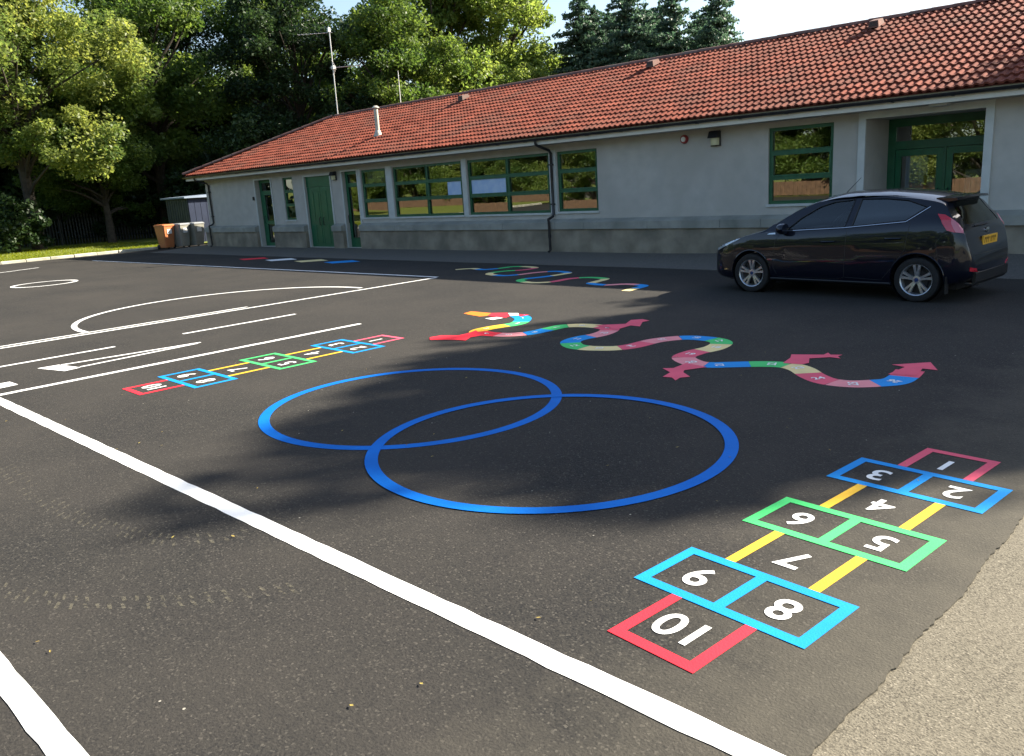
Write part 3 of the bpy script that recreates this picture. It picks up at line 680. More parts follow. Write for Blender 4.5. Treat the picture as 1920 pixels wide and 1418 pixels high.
# porch: deep recess with pale surround and glazed double doors --------------
x0, x1, z0, z1 = PORCH; PB = YW + 1.2
s = MB(); t = .125
s.box(x0 - t, x0 + .01, YW - .045, YW - .003, z0 - .10, z1 + t); s.box(x1 - .01, x1 + t, YW - .045, YW - .003, z0 - .10, z1 + t); s.box(x0 + .01, x1 - .01, YW - .045, YW - .003, z1 - .008, z1 + t)
s.build('porch_surround', 'trim', B)
s = MB(); s.quad((x0, YW + .3, z0), (x0, PB + .1, z0), (x0, PB + .1, z1), (x0, YW + .3, z1)); s.quad((x1, PB + .1, z0), (x1, YW + .3, z0), (x1, YW + .3, z1), (x1, PB + .1, z1)); s.quad((x0, YW + .3, z1), (x0, PB + .1, z1), (x1, PB + .1, z1), (x1, YW + .3, z1))
s.build('porch_lining', 'render', B)
MB().box(x0 + .001, x1 - .001, YW + .001, PB + .1, 0.12, z0 - .001).build('porch_floor', 'path', B)
DX = [x0, x0 + .16, x0 + .16 + .30, x0 + .16 + 1.05, x1 - .05]
fr = MB()
fr.box(x0 + .002, x0 + .15, PB, PB + .07, z0, z1 - .002); fr.box(x1 - .06, x1 - .002, PB, PB + .07, z0, z1 - .002); fr.box(x0 + .15, x1 - .06, PB, PB + .07, z1 - .16, z1 - .002); fr.box(x0 + .15, x1 - .06, PB, PB + .07, z1 - .60, z1 - .44)
xm = (x0 + x1) / 2 + .04
fr.box(xm - .025, xm + .025, PB, PB + .07, z0, z1 - .60)
fw = fr.build('entrance_screen', 'window_green', B)
MB().quad((x0 + .15, PB + .03, z1 - .44), (x1 - .06, PB + .03, z1 - .44), (x1 - .06, PB + .033, z1 - .16), (x0 + .15, PB + .033, z1 - .16)).build('pane', 'glass', fw)
for a, b, hx in ((x0 + .155, xm - .03, xm - .09), (xm + .03, x1 - .065, xm + .09)): leaf(a, b, z0 + .005, z1 - .61, PB + .012, [(a + .10, b - .10, z0 + .28, z1 - .72)], (hx, 1.15))
pn = MB().box(x0 + .32, x0 + .74, PB + .12, PB + .122, 0.9, 1.95).build('notice_sheet', 'paper'); tag(pn, 'blue grey notice sheet hanging inside the porch door glass', 'notice')
for a, b, c, d, lab in ((-5.60, -5.32, 1.12, 1.55, 'white notice behind the porch door glass beside the blue sheet'), (-4.86, -4.55, 1.1, 1.62, 'white notice behind the porch door glass of the door away from the blue sheet')):
    tag(MB().box(a, b, PB + .12, PB + .123, c, d).build('notice_sheet', 'paper_white'), lab, 'notice')
tag(MB().box(-17.40, -16.02, GY - .010, GY - .007, 1.66, 2.06).build('display_paper', 'paper'), 'pale blue display paper filling a middle pane of the paired school window', 'poster')
tag(MB().box(-18.42, -17.80, GY - .010, GY - .007, 1.66, 2.06).build('display_paper', 'paper'), 'narrow pale blue display paper at the end of a middle pane', 'poster')
bl = MB().box(-22.44, -21.38, GY + .10, GY + .106, 2.16, 2.56).build('roller_blind', 'paper_white'); tag(bl, 'pale roller blind drawn down inside the single window beside the glazed door', 'blind')

# eaves -------------------------------------------------------------------
MB().box(XE + .06, XRE - .06, YE + .06, YE + .085, 2.80, 2.985).build('fascia', 'fascia', B)
MB().box(XE + .06, XE + .085, YE + .086, YB - .06, 2.80, 2.985).build('fascia', 'fascia', B)
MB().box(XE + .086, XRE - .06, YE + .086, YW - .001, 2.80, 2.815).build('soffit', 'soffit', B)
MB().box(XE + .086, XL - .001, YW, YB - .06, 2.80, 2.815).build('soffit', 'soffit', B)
def half_round(a, b, axis):
    mb = MB(); n = 8; prof = [(-.056 * math.cos(math.pi * k / n), -.060 * math.sin(math.pi * k / n)) for k in range(n + 1)]
    vs = []
    for e in (a, b):
        for u, w in prof + [(p[0] * .86, p[1] * .86) for p in prof[::-1]]: vs.append((e, YE + u - .004, 2.955 + w) if axis == 'x' else (XE + u - .004, e, 2.955 + w))
    m_ = 2 * (n + 1); mb.add(vs, [(i, (i + 1) % m_, m_ + (i + 1) % m_, m_ + i) for i in range(m_)] + [tuple(range(m_ - 1, -1, -1)), tuple(range(m_, 2 * m_))]); return mb
gt = half_round(XE - .02, XRE, 'x').build('gutter', 'gutter', B, smooth=True)
half_round(YE + .07, YB, 'y').build('gutter', 'gutter', B, smooth=True)
for i in range(40):
    x = XE + .5 + i * 1.0
    MB().box(x - .012, x + .012, YE - .068, YE + .06, 2.885, 2.893).build('gutter_bracket', 'gutter', gt)
def downpipe(x, big=True):
    y = YW - .055; r = .036
    mb = MB(); mb.tube([(x - .02, YE - .004, 2.90), (x - .02, YE - .004, 2.84), (x - .015, YE + .03, 2.79), (x - .003, y - .06, 2.66), (x, y, 2.58), (x, y, 1.04), (x, y - .04, .98), (x, PY - .075, .92), (x, PY - .055, .86), (x, PY - .045, .13), (x, PY - .12, .085)], r, 10)
    d = mb.build('downpipe', 'gutter', B, smooth=True)
    for z in (2.3, 1.3): MB().box(x - .055, x + .055, y - .045, YW - .0005, z - .02, z + .02).build('pipe_clip', 'gutter', d)
    MB().lathe([(.044, .45), (.044, .53)], (x, PY - .049, 0), 10).build('pipe_collar', 'gutter', d, smooth=True)
downpipe(-14.24); downpipe(-33.12)

# roof --------------------------------------------------------------------
r_ = MB(); dz = -.035
a = (XE, YE, ZE + dz); b = (XRE, YE, ZE + dz); c = (XRE, YR, ZR + dz); d = (XRG, YR, ZR + dz); e = (XE, YB, ZE + dz); f = (XRE, YB, ZE + dz)
r_.add([a, b, c, d, e, f], [(0, 1, 2, 3), (0, 3, 4), (3, 2, 5, 4), (1, 5, 2), (0, 4, 5, 1)])
roof = r_.build('roof', 'tile', B)
# double roman tile: two rolls and two pans, laid in courses
TW, GA = 0.30, 0.302
sang = math.atan(SL); slope_len = (YR - YE) / math.cos(sang)
prof = []
for k in range(2):
    o_ = k * .15
    prof += [(o_ + .0, .006), (o_ + .050, .004), (o_ + .068, .021), (o_ + .0875, .035), (o_ + .112, .035), (o_ + .137, .018)]
prof.append((.304, .006))
def tile_geo():
    vs = []; fs = []; n = len(prof)
    for y_, lift in ((0.0, .042), (GA + .05, .004)):
        for x_, h in prof: vs.append((x_, y_, h + lift))
    for x_, h in prof: vs.append((x_, .002, h + lift - .0 - .0 if False else h + .004))
    for i in range(n - 1):
        fs.append((i, i + 1, n + i + 1, n + i)); fs.append((2 * n + i, 2 * n + i + 1, i + 1, i))
    return vs, fs
tv, tf = tile_geo()
tm = bpy.data.meshes.new('tile'); tm.from_pydata(tv, [], tf); tm.update(); tm.materials.append(M['tile'])
ncourse = int(slope_len / GA) + 1
cells = []
for j in range(ncourse):
    s0 = j * GA; y0 = YE + s0 * math.cos(sang); z0 = ZE + s0 * math.sin(sang) - .03
    hipx = XE + (y0 - YE) + .06
    k = 0
    while True:
        x = XRE - .3 - k * TW
        if x < hipx: break
        cells.append((x, y0, z0)); k += 1
rot = Matrix.Rotation(sang, 4, 'X')
# the tiles that show largest (nearest the entrance, in the picture) one by one, the rest as one mesh
def score(c):
    x, y_, z_ = c
    if x > -0.27 * y_: return 1e9
    return math.hypot(x, y_)
order = sorted(range(len(cells)), key=lambda i: score(cells[i])); own = set(order[:300])
rest_v = []; rest_f = []; base = wloc(roof); nv = len(tv)
TV = [Vector(v) for v in tv]
for i, c in enumerate(cells):
    jx = rnd.uniform(-.004, .004); jz = rnd.uniform(-.003, .004); tw = rnd.uniform(-.010, .010); wv = rnd.uniform(-.012, .006)
    mm = Matrix.Translation(Vector((c[0] + jx, c[1], c[2] + jz)) - base) @ Matrix.Rotation(sang + wv, 4, 'X') @ Matrix.Rotation(tw, 4, 'Z')
    if i in own:
        o = bpy.data.objects.new('tile', tm); col.objects.link(o); o.parent = roof; o.matrix_local = mm
    else:
        b_ = len(rest_v); rest_v += [tuple(mm @ v) for v in TV]; rest_f += [tuple(q + b_ for q in f_) for f_ in tf]
me = bpy.data.meshes.new('tiles'); me.from_pydata(rest_v, [], rest_f); me.update(); me.materials.append(M['tile'])
o = bpy.data.objects.new('tiles', me); col.objects.link(o); o.parent = roof; o['kind'] = 'stuff'
# ridge and hip tiles
def cap_mesh(L_, r=.14):
    mb = MB(); n = 8; vs = []
    for yy, rr in ((0, r), (L_, r * .93)):
        for k in range(n + 1): a_ = math.pi * (.06 + .88 * k / n); vs.append((yy, -rr * math.cos(a_), rr * math.sin(a_) * .8))
    mb.add(vs, [(k + 1, k, n + 1 + k, n + 2 + k) for k in range(n)] + [tuple(range(n + 1))]); me = mb.mesh('ridge_tile', True); me.materials.append(M['ridge']); return me
rc = cap_mesh(.46)
x = XRG - .05
while x < XRE:
    o = bpy.data.objects.new('ridge_tile', rc); col.objects.link(o); o.parent = roof; o.location = Vector((x, YR, ZR - .045 + rnd.uniform(-.006, .006))) - base; o.rotation_euler = (0, 0, rnd.uniform(-.01, .01)); x += .45
h0 = Vector((XE + .02, YE + .02, ZE + .03)); h1 = Vector((XRG, YR, ZR)); hd = (h1 - h0); hl = hd.length; hd.normalize()
q = hd.to_track_quat('X', 'Z'); t = 0
while t < hl - .3:
    o = bpy.data.objects.new('hip_tile', rc); col.objects.link(o); o.parent = roof; o.location = h0 + hd * t - base; o.rotation_euler = q.to_euler(); t += .45
# small vent tiles below the ridge
for x, y_ in ((-20.89, 19.82), (-13.42, 19.97), (-7.49, 20.05)):
    z_ = roof_z(y_); v_ = MB()
    v_.add([(x - .12, y_ - .18, z_ - .02), (x + .12, y_ - .18, z_ - .02), (x + .12, y_ + .16, z_ + .10), (x - .12, y_ + .16, z_ + .10), (x - .10, y_ - .17, z_ + .13), (x + .10, y_ - .17, z_ + .13), (x + .09, y_ + .12, z_ + .20), (x - .09, y_ + .12, z_ + .20)], [(0, 1, 5, 4), (1, 2, 6, 5), (2, 3, 7, 6), (3, 0, 4, 7), (4, 5, 6, 7)])
    v = v_.build('roof_vent', 'ridge', B)
    g_ = MB()
    for k in range(4): g_.box(x - .085, x + .085, y_ - .183, y_ - .176, z_ + .015 + k * .026, z_ + .030 + k * .026)
    g_.build('vent_grille', 'black', v)
# flue with cowl and lead slate
fx, fy = -22.73, 17.5; fz = roof_z(fy)
fl = MB().lathe([(.0, fz - .1), (.075, fz - .1), (.072, fz + .86), (.0, fz + .86)], (fx, fy, 0), 16).build('flue', 'flue', B, smooth=True)
MB().lathe([(.16, fz - .02), (.13, fz + .05), (.085, fz + .17), (.076, fz + .18)], (fx, fy, 0), 16).build('flashing', 'flue', fl, smooth=True)
MB().lathe([(.0, fz + .97), (.06, fz + .96), (.125, fz + .90), (.125, fz + .885), (.0, fz + .885)], (fx, fy, 0), 16).build('cowl', 'flue', fl, smooth=True)

# fittings on the wall and roof ----------------------------------------------
def bulkhead(x, z, label, s=1.0):
    t = empty('wall_lamp', (x, YW, z), label, 'lamp')
    MB().cbox(x - .12 * s, x + .12 * s, YW - .05, YW - .001, z - .15 * s, z + .17 * s, .012).build('housing', 'black', t)
    h = MB(); h.add([(x - .125 * s, YW - .051, z + .03 * s), (x + .125 * s, YW - .051, z + .03 * s), (x + .125 * s, YW - .051, z + .175 * s), (x - .125 * s, YW - .051, z + .175 * s), (x - .115 * s, YW - .19, z + .02 * s), (x + .115 * s, YW - .19, z + .02 * s), (x + .115 * s, YW - .12, z + .165 * s), (x - .115 * s, YW - .12, z + .165 * s)], [(3, 2, 6, 7), (4, 5, 1, 0), (7, 6, 5, 4), (0, 3, 7, 4), (2, 1, 5, 6), (0, 1, 2, 3)]); h.build('hood', 'black', t)
    d = MB(); n = 10; vs = []
    for k in range(n + 1):
        a_ = math.pi * k / n; vs += [(x - .10 * s * math.cos(a_), YW - .052 - .10 * s * math.sin(a_), z - .13 * s), (x - .10 * s * math.cos(a_), YW - .052 - .10 * s * math.sin(a_), z + .02 * s)]
    d.add(vs, [(2 * k, 2 * k + 2, 2 * k + 3, 2 * k + 1) for k in range(n)] + [tuple(2 * k for k in range(n, -1, -1)), tuple(2 * k + 1 for k in range(n + 1))]); d.build('diffuser', 'lamp_glass', t, smooth=True)
bulkhead(-9.49, 2.565, 'black bulkhead lamp with pale diffuser beside the red alarm sounder')
bulkhead(-24.02, 2.50, 'black bulkhead lamp on the wall between the solid double doors and the glazed door', .9)
al = empty('alarm_sounder', (-10.28, YW, 2.62), 'small red and white round alarm sounder under the eaves', 'alarm')
MB().lathe([(.0, -.001), (.095, -.001), (.10, -.03), (.085, -.07), (.06, -.075)], (-10.28, YW, 2.62), 18, 'y').build('body', 'alarm', al, smooth=True)
MB().lathe([(.06, -.074), (.045, -.10), (.0, -.105)], (-10.28, YW, 2.62), 18, 'y').build('lens', 'sticker', al, smooth=True)
tag(MB().cbox(-29.66, -29.56, YW - .05, YW - .001, 1.86, 2.0, .01).build('keypad', 'black'), 'small dark entry keypad on the wall beside the narrow green door', 'keypad')
tag(MB().box(-5.05, -4.75, YE + .2, YE + .45, 2.765, 2.799).build('soffit_lamp', 'trim'), 'flat pale lamp fixed under the eaves at the porch', 'lamp')

# television aerial
ax, ay, az = -29.40, 20.66, 5.0
ae = empty('aerial', (ax, ay, az), 'tall metal television aerial mast on the roof ridge with two antennas', 'aerial')
MB().tube([(ax, ay, az), (ax + .01, ay, az + 3.30)], .021, 8).build('mast', 'mast', ae, smooth=True)
def yagi(z, d, L_, n, el, refl):
    d = Vector(d).normalized(); q_ = Vector((-d.y, d.x, 0)); o_ = Vector((ax, ay, z)); b = MB(); b.tube([o_ - d * .12, o_ + d * L_], .013, 6)
    for k in range(n):
        p = o_ + d * (.25 + (L_ - .28) * k / (n - 1)); b.tube([p - q_ * el, p + q_ * el], .006, 5)
    if refl:
        for s_ in (-1, 1):
            for k in range(4):
                p = o_ + d * (.10 - k * .035) + Vector((0, 0, s_ * (.04 + .075 * k))); b.tube([p - q_ * .22, p + q_ * .22], .009, 5)
        b.tube([o_ + d * .12, o_ + Vector((0, 0, .30)) - d * .02], .012, 5); b.tube([o_ + d * .12, o_ + Vector((0, 0, -.30)) - d * .02], .012, 5)
    b.build('antenna', 'mast', ae)
yagi(az + 3.27, (-.80, -.55, .02), 1.35, 7, .10, False)
yagi(az + 1.93, (.55, .60, .03), 1.15, 10, .09, True)
MB().box(ax - .07, ax + .03, ay - .05, ay + .05, az + 3.30, az + 3.46).build('amplifier_box', 'mast', ae)
MB().box(ax - .04, ax + .10, ay - .06, ay + .06, az + 1.87, az + 2.0).build('clamp', 'mast', ae)
MB().tube([(-27.6, 20.9, 5.0), (-27.6, 20.9, 6.75)], .012, 5)
wa = MB().tube([(-26.9, 22.0, 4.3), (-26.9, 22.0, 6.55)], [.022, .012], 6).build('whip_aerial', 'mast'); tag(wa, 'thin short whip aerial standing behind the ridge near the flue', 'aerial')
# ------------------------------------------------------------------ the black hatchback
CAR = empty('parked_car', (-6.924, 12.63, 0), 'black five door hatchback parked in the shade by the school entrance', 'car', rz=R(-4.0))
def interp(xs, ys):
    xs = np.array(xs, float); ys = np.array(ys, float); h = np.diff(xs); d = np.diff(ys) / h; m = np.zeros(len(xs))
    for i in range(1, len(xs) - 1):
        if d[i - 1] * d[i] > 0: w1 = 2 * h[i] + h[i - 1]; w2 = h[i] + 2 * h[i - 1]; m[i] = (w1 + w2) / (w1 / d[i - 1] + w2 / d[i])
    m[0] = d[0]; m[-1] = d[-1]
    def f(x):
        x = min(max(x, xs[0]), xs[-1]); i = min(int(np.searchsorted(xs, x, 'right')) - 1, len(h) - 1); i = max(i, 0); t = (x - xs[i]) / h[i]
        return float((1 + 2 * t) * (1 - t) ** 2 * ys[i] + t * (1 - t) ** 2 * h[i] * m[i] + t * t * (3 - 2 * t) * ys[i + 1] + t * t * (t - 1) * h[i] * m[i + 1])
    return f
zt = interp([0, .03, .08, .16, .3, .6, .9, 1.02, 1.25, 1.55, 1.85, 2.2, 2.6, 3.0, 3.4, 3.56, 3.68, 3.80, 3.86, 3.90, 3.94, 3.97],
            [.52, .62, .68, .73, .79, .885, .96, .995, 1.155, 1.325, 1.43, 1.482, 1.487, 1.46, 1.405, 1.36, 1.215, 1.05, .955, .82, .68, .52])
zb = interp([0, .05, .15, .4, 3.3, 3.7, 3.9, 3.97], [.34, .25, .20, .175, .175, .22, .30, .38])
hw = interp([0, .03, .08, .16, .3, .5, .8, 1.1, 1.6, 2.4, 3.2, 3.5, 3.7, 3.82, 3.90, 3.95, 3.97], [.46, .56, .64, .71, .775, .825, .85, .855, .858, .86, .86, .852, .825, .79, .745, .68, .60])
belt = interp([0, .3, 1.0, 1.45, 2.3, 3.1, 3.5, 3.97], [.60, .74, .915, .95, 1.00, 1.07, 1.10, 1.10])
NL, NG, NC = 9, 5, 6
def section(s):
    a, b, W = zb(s), zt(s), hw(s); sh = min(belt(s), b - .055 if b - a > .2 else b - .03); sh = max(sh, a + .08)
    ze = max(b - (.075 if b > 1.1 else .05), sh + .004); P = [(0.0, a), (W * .55, a), (W * .86, a + .008), (W * .945, a + .04)]
    for k in range(1, NL + 1):
        t = k / NL; z = a + .04 + (sh - a - .04) * t; q = (z - .56) / .5
        y = W * (1.0 - .055 * q * q - .02 * max(0, t - .8) / .2)
        if .62 < z < .66: y -= .006                                  # crease along the doors
        P.append((y, z))
    y0 = P[-1][0]
    for k in range(1, NG + 1):
        t = k / NG; z = sh + (ze - sh) * t; P.append((y0 - .018 * min(1, (ze - sh) / .05) - (z - sh) * (.40 + .10 * t), z))
    ye, zz = P[-1]
    for k in range(1, NC + 1):
        t = k / NC; y = ye * math.cos(t * math.pi / 2) ** .62 if k < NC else 0.0; P.append((y, zz + (b - zz) * (1 - (y / max(ye, 1e-4)) ** 2.6)))
    return P
st = []
s = 0.0
while s < 3.97:
    st.append(s); s += .008 if s < .06 else .02 if s < .3 else .045 if s < 3.5 else .015
st.append(3.97)
vs = []; fs = []; n = len(section(1.0)); ring_n = 2 * n - 2
for s in st:
    P = section(s); full = [(-y, z) for y, z in P] + [(y, z) for y, z in P[-2:0:-1]]
    vs += [(s, y, z) for y, z in full]
for i in range(len(st) - 1):
    for k in range(ring_n): a = i * ring_n + k; b = i * ring_n + (k + 1) % ring_n; fs.append((a, a + ring_n, b + ring_n, b))
fs.append(tuple(range(ring_n))); fs.append(tuple((len(st) - 1) * ring_n + k for k in range(ring_n - 1, -1, -1)))
bm = bmesh.new(); bv = [bm.verts.new(v) for v in vs]
for f_ in fs:
    try: bm.faces.new([bv[i] for i in f_])
    except ValueError: pass
bmesh.ops.recalc_face_normals(bm, faces=bm.faces)
raw = bpy.data.meshes.new('body_raw'); bm.to_mesh(raw)
bvh = BVHTree.FromBMesh(bm); bm.free()

# side-view outlines
WF = [(1.40, .962), (1.60, 1.13), (1.86, 1.285), (2.06, 1.345), (2.36, 1.375), (2.30, 1.005)]
WR = [(2.40, 1.012), (2.45, 1.378), (2.80, 1.375), (3.10, 1.345), (3.37, 1.255), (3.13, 1.085)]
def prism_y(poly, y0, y1):
    mb = MB(); n_ = len(poly); mb.add([(x, y0, z) for x, z in poly] + [(x, y1, z) for x, z in poly], [tuple(range(n_)), tuple(range(2 * n_ - 1, n_ - 1, -1))] + [(i, n_ + i, n_ + (i + 1) % n_, (i + 1) % n_) for i in range(n_)])
    b_ = bmesh.new()
    me = mb.mesh('cut'); b_.from_mesh(me); bmesh.ops.recalc_face_normals(b_, faces=b_.faces); b_.to_mesh(me); b_.free(); return me
def boolean(base_me, cut_me, op='DIFFERENCE'):
    a = bpy.data.objects.new('a', base_me); b = bpy.data.objects.new('b', cut_me); col.objects.link(a); col.objects.link(b)
    md = a.modifiers.new('b', 'BOOLEAN'); md.operation = op; md.object = b; md.solver = 'EXACT'
    bpy.context.view_layer.update(); me = bpy.data.meshes.new_from_object(a.evaluated_get(bpy.context.evaluated_depsgraph_get()))
    bpy.data.objects.remove(a, do_unlink=True); bpy.data.objects.remove(b, do_unlink=True); return me
cabin = [(1.20, .50), (1.22, .88), (1.48, 1.17), (1.72, 1.30), (2.0, 1.385), (2.4, 1.42), (2.9, 1.41), (3.3, 1.36), (3.50, 1.28), (3.66, 1.05), (3.70, .90), (3.6, .5)]
bodym = boolean(raw.copy(), prism_y(cabin, -.60, .60))
bodym = boolean(bodym, prism_y(WF, -1.1, 1.1)); bodym = boolean(bodym, prism_y(WR, -1.1, 1.1))
def prism_quad(q0, q1):
    mb = MB(); mb.add(list(q0) + list(q1), [(0, 1, 2, 3), (7, 6, 5, 4)] + [(i, 4 + i, 4 + (i + 1) % 4, (i + 1) % 4) for i in range(4)]); b_ = bmesh.new(); me = mb.mesh('cut'); b_.from_mesh(me); bmesh.ops.recalc_face_normals(b_, faces=b_.faces); b_.to_mesh(me); b_.free(); return me
# windscreen, rear window
WS = [(1.10, -.66, 1.03), (1.10, .66, 1.03), (1.80, .50, 1.42), (1.80, -.50, 1.42)]
bodym = boolean(bodym, prism_quad([(a - .3, b, c + .35) for a, b, c in WS], [(a + .2, b, c - .14) for a, b, c in WS]))
RW = [(4.4, -.60, 1.01), (4.4, .60, 1.01), (4.4, .50, 1.30), (4.4, -.50, 1.30)]
bodym = boolean(bodym, prism_quad(RW, [(a - .95, b, c) for a, b, c in RW]))
# wheel arches
FWX, RWX, WRAD, TRK = .83, 3.32, .302, .735
def cyl_y(x, z, r, y0, y1, n_=40):
    mb = MB(); mb.add([(x + r * math.cos(2 * math.pi * k / n_), y0, z + r * math.sin(2 * math.pi * k / n_)) for k in range(n_)] + [(x + r * math.cos(2 * math.pi * k / n_), y1, z + r * math.sin(2 * math.pi * k / n_)) for k in range(n_)], [tuple(range(n_)), tuple(range(2 * n_ - 1, n_ - 1, -1))] + [(i, n_ + i, n_ + (i + 1) % n_, (i + 1) % n_) for i in range(n_)])
    b_ = bmesh.new(); me = mb.mesh('cut'); b_.from_mesh(me); bmesh.ops.recalc_face_normals(b_, faces=b_.faces); b_.to_mesh(me); b_.free(); return me
for wx in (FWX, RWX):
    for sg in (-1, 1): bodym = boolean(bodym, cyl_y(wx, .31, .345, sg * .615, sg * 1.1))
bodym.shade_smooth(); bodym.set_sharp_from_angle(angle=R(32)); bodym.materials.clear(); bodym.materials.append(M['carpaint'])
bodym.name = 'body'; body_o = bpy.data.objects.new('body', bodym); col.objects.link(body_o); body_o.parent = CAR

def patch(poly2, to3, rd, off, skirt=0.0, step=.03):
    """a fitted piece: a 2D outline laid on the body by casting rays along rd, off metres proud of it"""
    P = [];
    for i in range(len(poly2)):
        a = Vector(poly2[i]); b = Vector(poly2[(i + 1) % len(poly2)]); k = max(1, int((b - a).length / step))
        for j in range(k): P.append(a + (b - a) * j / k)
    nb = len(P); x0 = min(p.x for p in P); x1 = max(p.x for p in P); y0 = min(p.y for p in P); y1 = max(p.y for p in P); pts = list(P)
    def inside(q):
        c = False; j = nb - 1
        for i in range(nb):
            if (P[i].y > q.y) != (P[j].y > q.y) and q.x < (P[j].x - P[i].x) * (q.y - P[i].y) / (P[j].y - P[i].y) + P[i].x: c = not c
            j = i
        return c
    yy = y0 + step / 2
    while yy < y1:
        xx = x0 + step / 2
        while xx < x1:
            q = Vector((xx, yy))
            if inside(q) and min((q - p).length for p in P) > step * .45: pts.append(q)
            xx += step
        yy += step
    ov, oe, of, *_ = delaunay_2d_cdt(pts, [(i, (i + 1) % nb) for i in range(nb)], [], 1, 1e-5)
    rd = Vector(rd).normalized(); V3 = []
    for q in ov:
        o_ = Vector(to3(q)); h = bvh.ray_cast(o_, rd)
        if h[0] is None: h = bvh.find_nearest(o_ + rd * 1.0); 
        V3.append(h[0] - rd * off if off >= 0 else h[0] - rd * off)
    mb = MB(); F = []
    for f_ in of:
        a, b, c = (V3[i] for i in f_[:3]); F.append(tuple(f_) if (b - a).cross(c - a).dot(rd) < 0 else tuple(f_)[::-1])
    mb.add(V3, F)
    if skirt:
        ed = {}
        for f_ in F:
            for i in range(len(f_)): ed[(f_[i], f_[(i + 1) % len(f_)])] = 1
        for (a, b) in list(ed):
            if (b, a) not in ed: mb.quad(V3[b], V3[a], V3[a] + rd * skirt, V3[b] + rd * skirt)
    return mb
side = lambda sg: (lambda q: (q.x, sg * 1.6, q.y))
def on_side(x, z, sg, off=.0):
    h = bvh.ray_cast(Vector((x, sg * 1.6, z)), Vector((0, -sg, 0)))[0]; return Vector((h.x, h.y + sg * off, h.z))
def side_tube(pts, sg, r, off, name, material, parent=None, step=.04, n_=6):
    P = []
    for i in range(len(pts) - 1):
        a = Vector(pts[i]); b = Vector(pts[i + 1]); k = max(1, int((b - a).length / step))
        for j in range(k): q = a + (b - a) * j / k; P.append(on_side(q.x, q.y, sg, off))
    P.append(on_side(pts[-1][0], pts[-1][1], sg, off)); return MB().tube(P, r, n_).build(name, material, parent or CAR, smooth=True, local=True)
for sg in (-1, 1):
    wf = patch(WF, side(sg), (0, -sg, 0), -.010).build('side_window', 'carglass', CAR, smooth=True, local=True)
    wr = patch(WR, side(sg), (0, -sg, 0), -.010).build('side_window', 'privacy', CAR, smooth=True, local=True)
    side_tube(WF + [WF[0]], sg, .009, .0, 'window_seal', 'seal', wf); side_tube(WR + [WR[0]], sg, .009, .0, 'window_seal', 'seal', wr)
    side_tube([(1.36, .945), (2.3, .992), (3.14, 1.068), (3.41, 1.255)], sg, .0085, .004, 'chrome_strip', 'chrome')
    # shut lines, handles, sill, rub strip
    side_tube([(1.33, .93), (1.24, .80), (1.22, .40), (1.30, .27), (2.22, .27), (2.33, .30), (2.345, .99)], sg, .0035, -.001, 'door_gap', 'black')
    side_tube([(2.345, .30), (2.86, .28), (3.02, .48), (3.16, .70), (3.20, 1.06)], sg, .0035, -.001, 'door_gap', 'black')
    side_tube([(3.60, .50), (3.55, .80), (3.62, .90)], sg, .003, -.001, 'bumper_gap', 'black')
    side_tube([(.36, .56), (.52, .64), (.50, .72)], sg, .003, -.001, 'bumper_gap', 'black')
    for hx, hz in ((2.08, .80), (3.0, .85)):
        P = [on_side(hx + d, hz + .012 * (d + .1), sg, .004 + .026 * (1 - (d / .1) ** 4)) for d in (-.1, -.08, -.04, 0, .04, .08, .1)]
        MB().tube(P, .013, 8).build('door_handle', 'carpaint', CAR, smooth=True, local=True)
    side_tube([(1.16, .235), (2.98, .235)], sg, .022, -.008, 'sill', 'black')
    # tail lamp wrapping from wing to hatch
    ray_l = Vector((-.62, -sg * .78, 0)); org = lambda q, sg=sg: (3.72 + q.x * .78 + 1.2 * .62, sg * (.72 - q.x * .62 + 1.2 * .78), q.y)
    _l = [(-.21, 1.20), (-.09, 1.185), (.06, 1.06), (.12, .95), (.12, .895), (-.02, .905), (-.13, .93), (-.18, 1.05)]
    red = [(-.17, 1.165), (-.10, 1.155), (-.045, 1.11), (-.05, 1.04), (-.03, .98), (-.005, .93), (-.03, .93), (-.10, .955), (-.14, 1.04)]; pale = [(-.045, 1.11), (.03, 1.04), (.085, .965), (.085, .915), (-.005, .93), (-.03, .98), (-.05, 1.04)]
    tl = patch(red, org, ray_l, .012, .03, .02).build('tail_lamp', 'tail_red', CAR, smooth=True, local=True)
    patch(pale, org, ray_l, .010, .03, .02).build('lens', 'tail_pink', tl, smooth=True, local=True)
    # headlamp swept back over the wing
    patch([(.12, .655), (.25, .742), (.45, .808), (.60, .836), (.61, .822), (.45, .755), (.27, .68), (.15, .63)], side(sg), (0, -sg, 0), .007, .02, .02).build('headlamp', 'headlamp', CAR, smooth=True, local=True)
    # mirror
    mx_, mz_ = 1.40, .985; b0 = on_side(mx_, .965, sg)
    mir = MB(); nseg = 10
    for i, (dx, ry, rz) in enumerate(((-.085, .03, .03), (-.07, .075, .062), (-.03, .098, .080), (.02, .10, .082), (.045, .098, .078))):
        for k in range(nseg): a = 2 * math.pi * k / nseg; mir.v.append((mx_ + dx, b0.y + sg * (.105 + ry * math.cos(a)), mz_ + rz * math.sin(a)))
    for i in range(4):
        for k in range(nseg): mir.f.append((i * nseg + k, i * nseg + (k + 1) % nseg, (i + 1) * nseg + (k + 1) % nseg, (i + 1) * nseg + k))
    mir.f += [tuple(range(nseg)), tuple(range(4 * nseg, 5 * nseg))]
    mo = mir.build('door_mirror', 'carpaint', CAR, smooth=True, local=True)
    MB().tube([(mx_, b0.y - sg * .02, .955), (mx_ - .01, b0.y + sg * .05, .965)], .022, 8).build('mirror_stalk', 'black', mo, local=True)
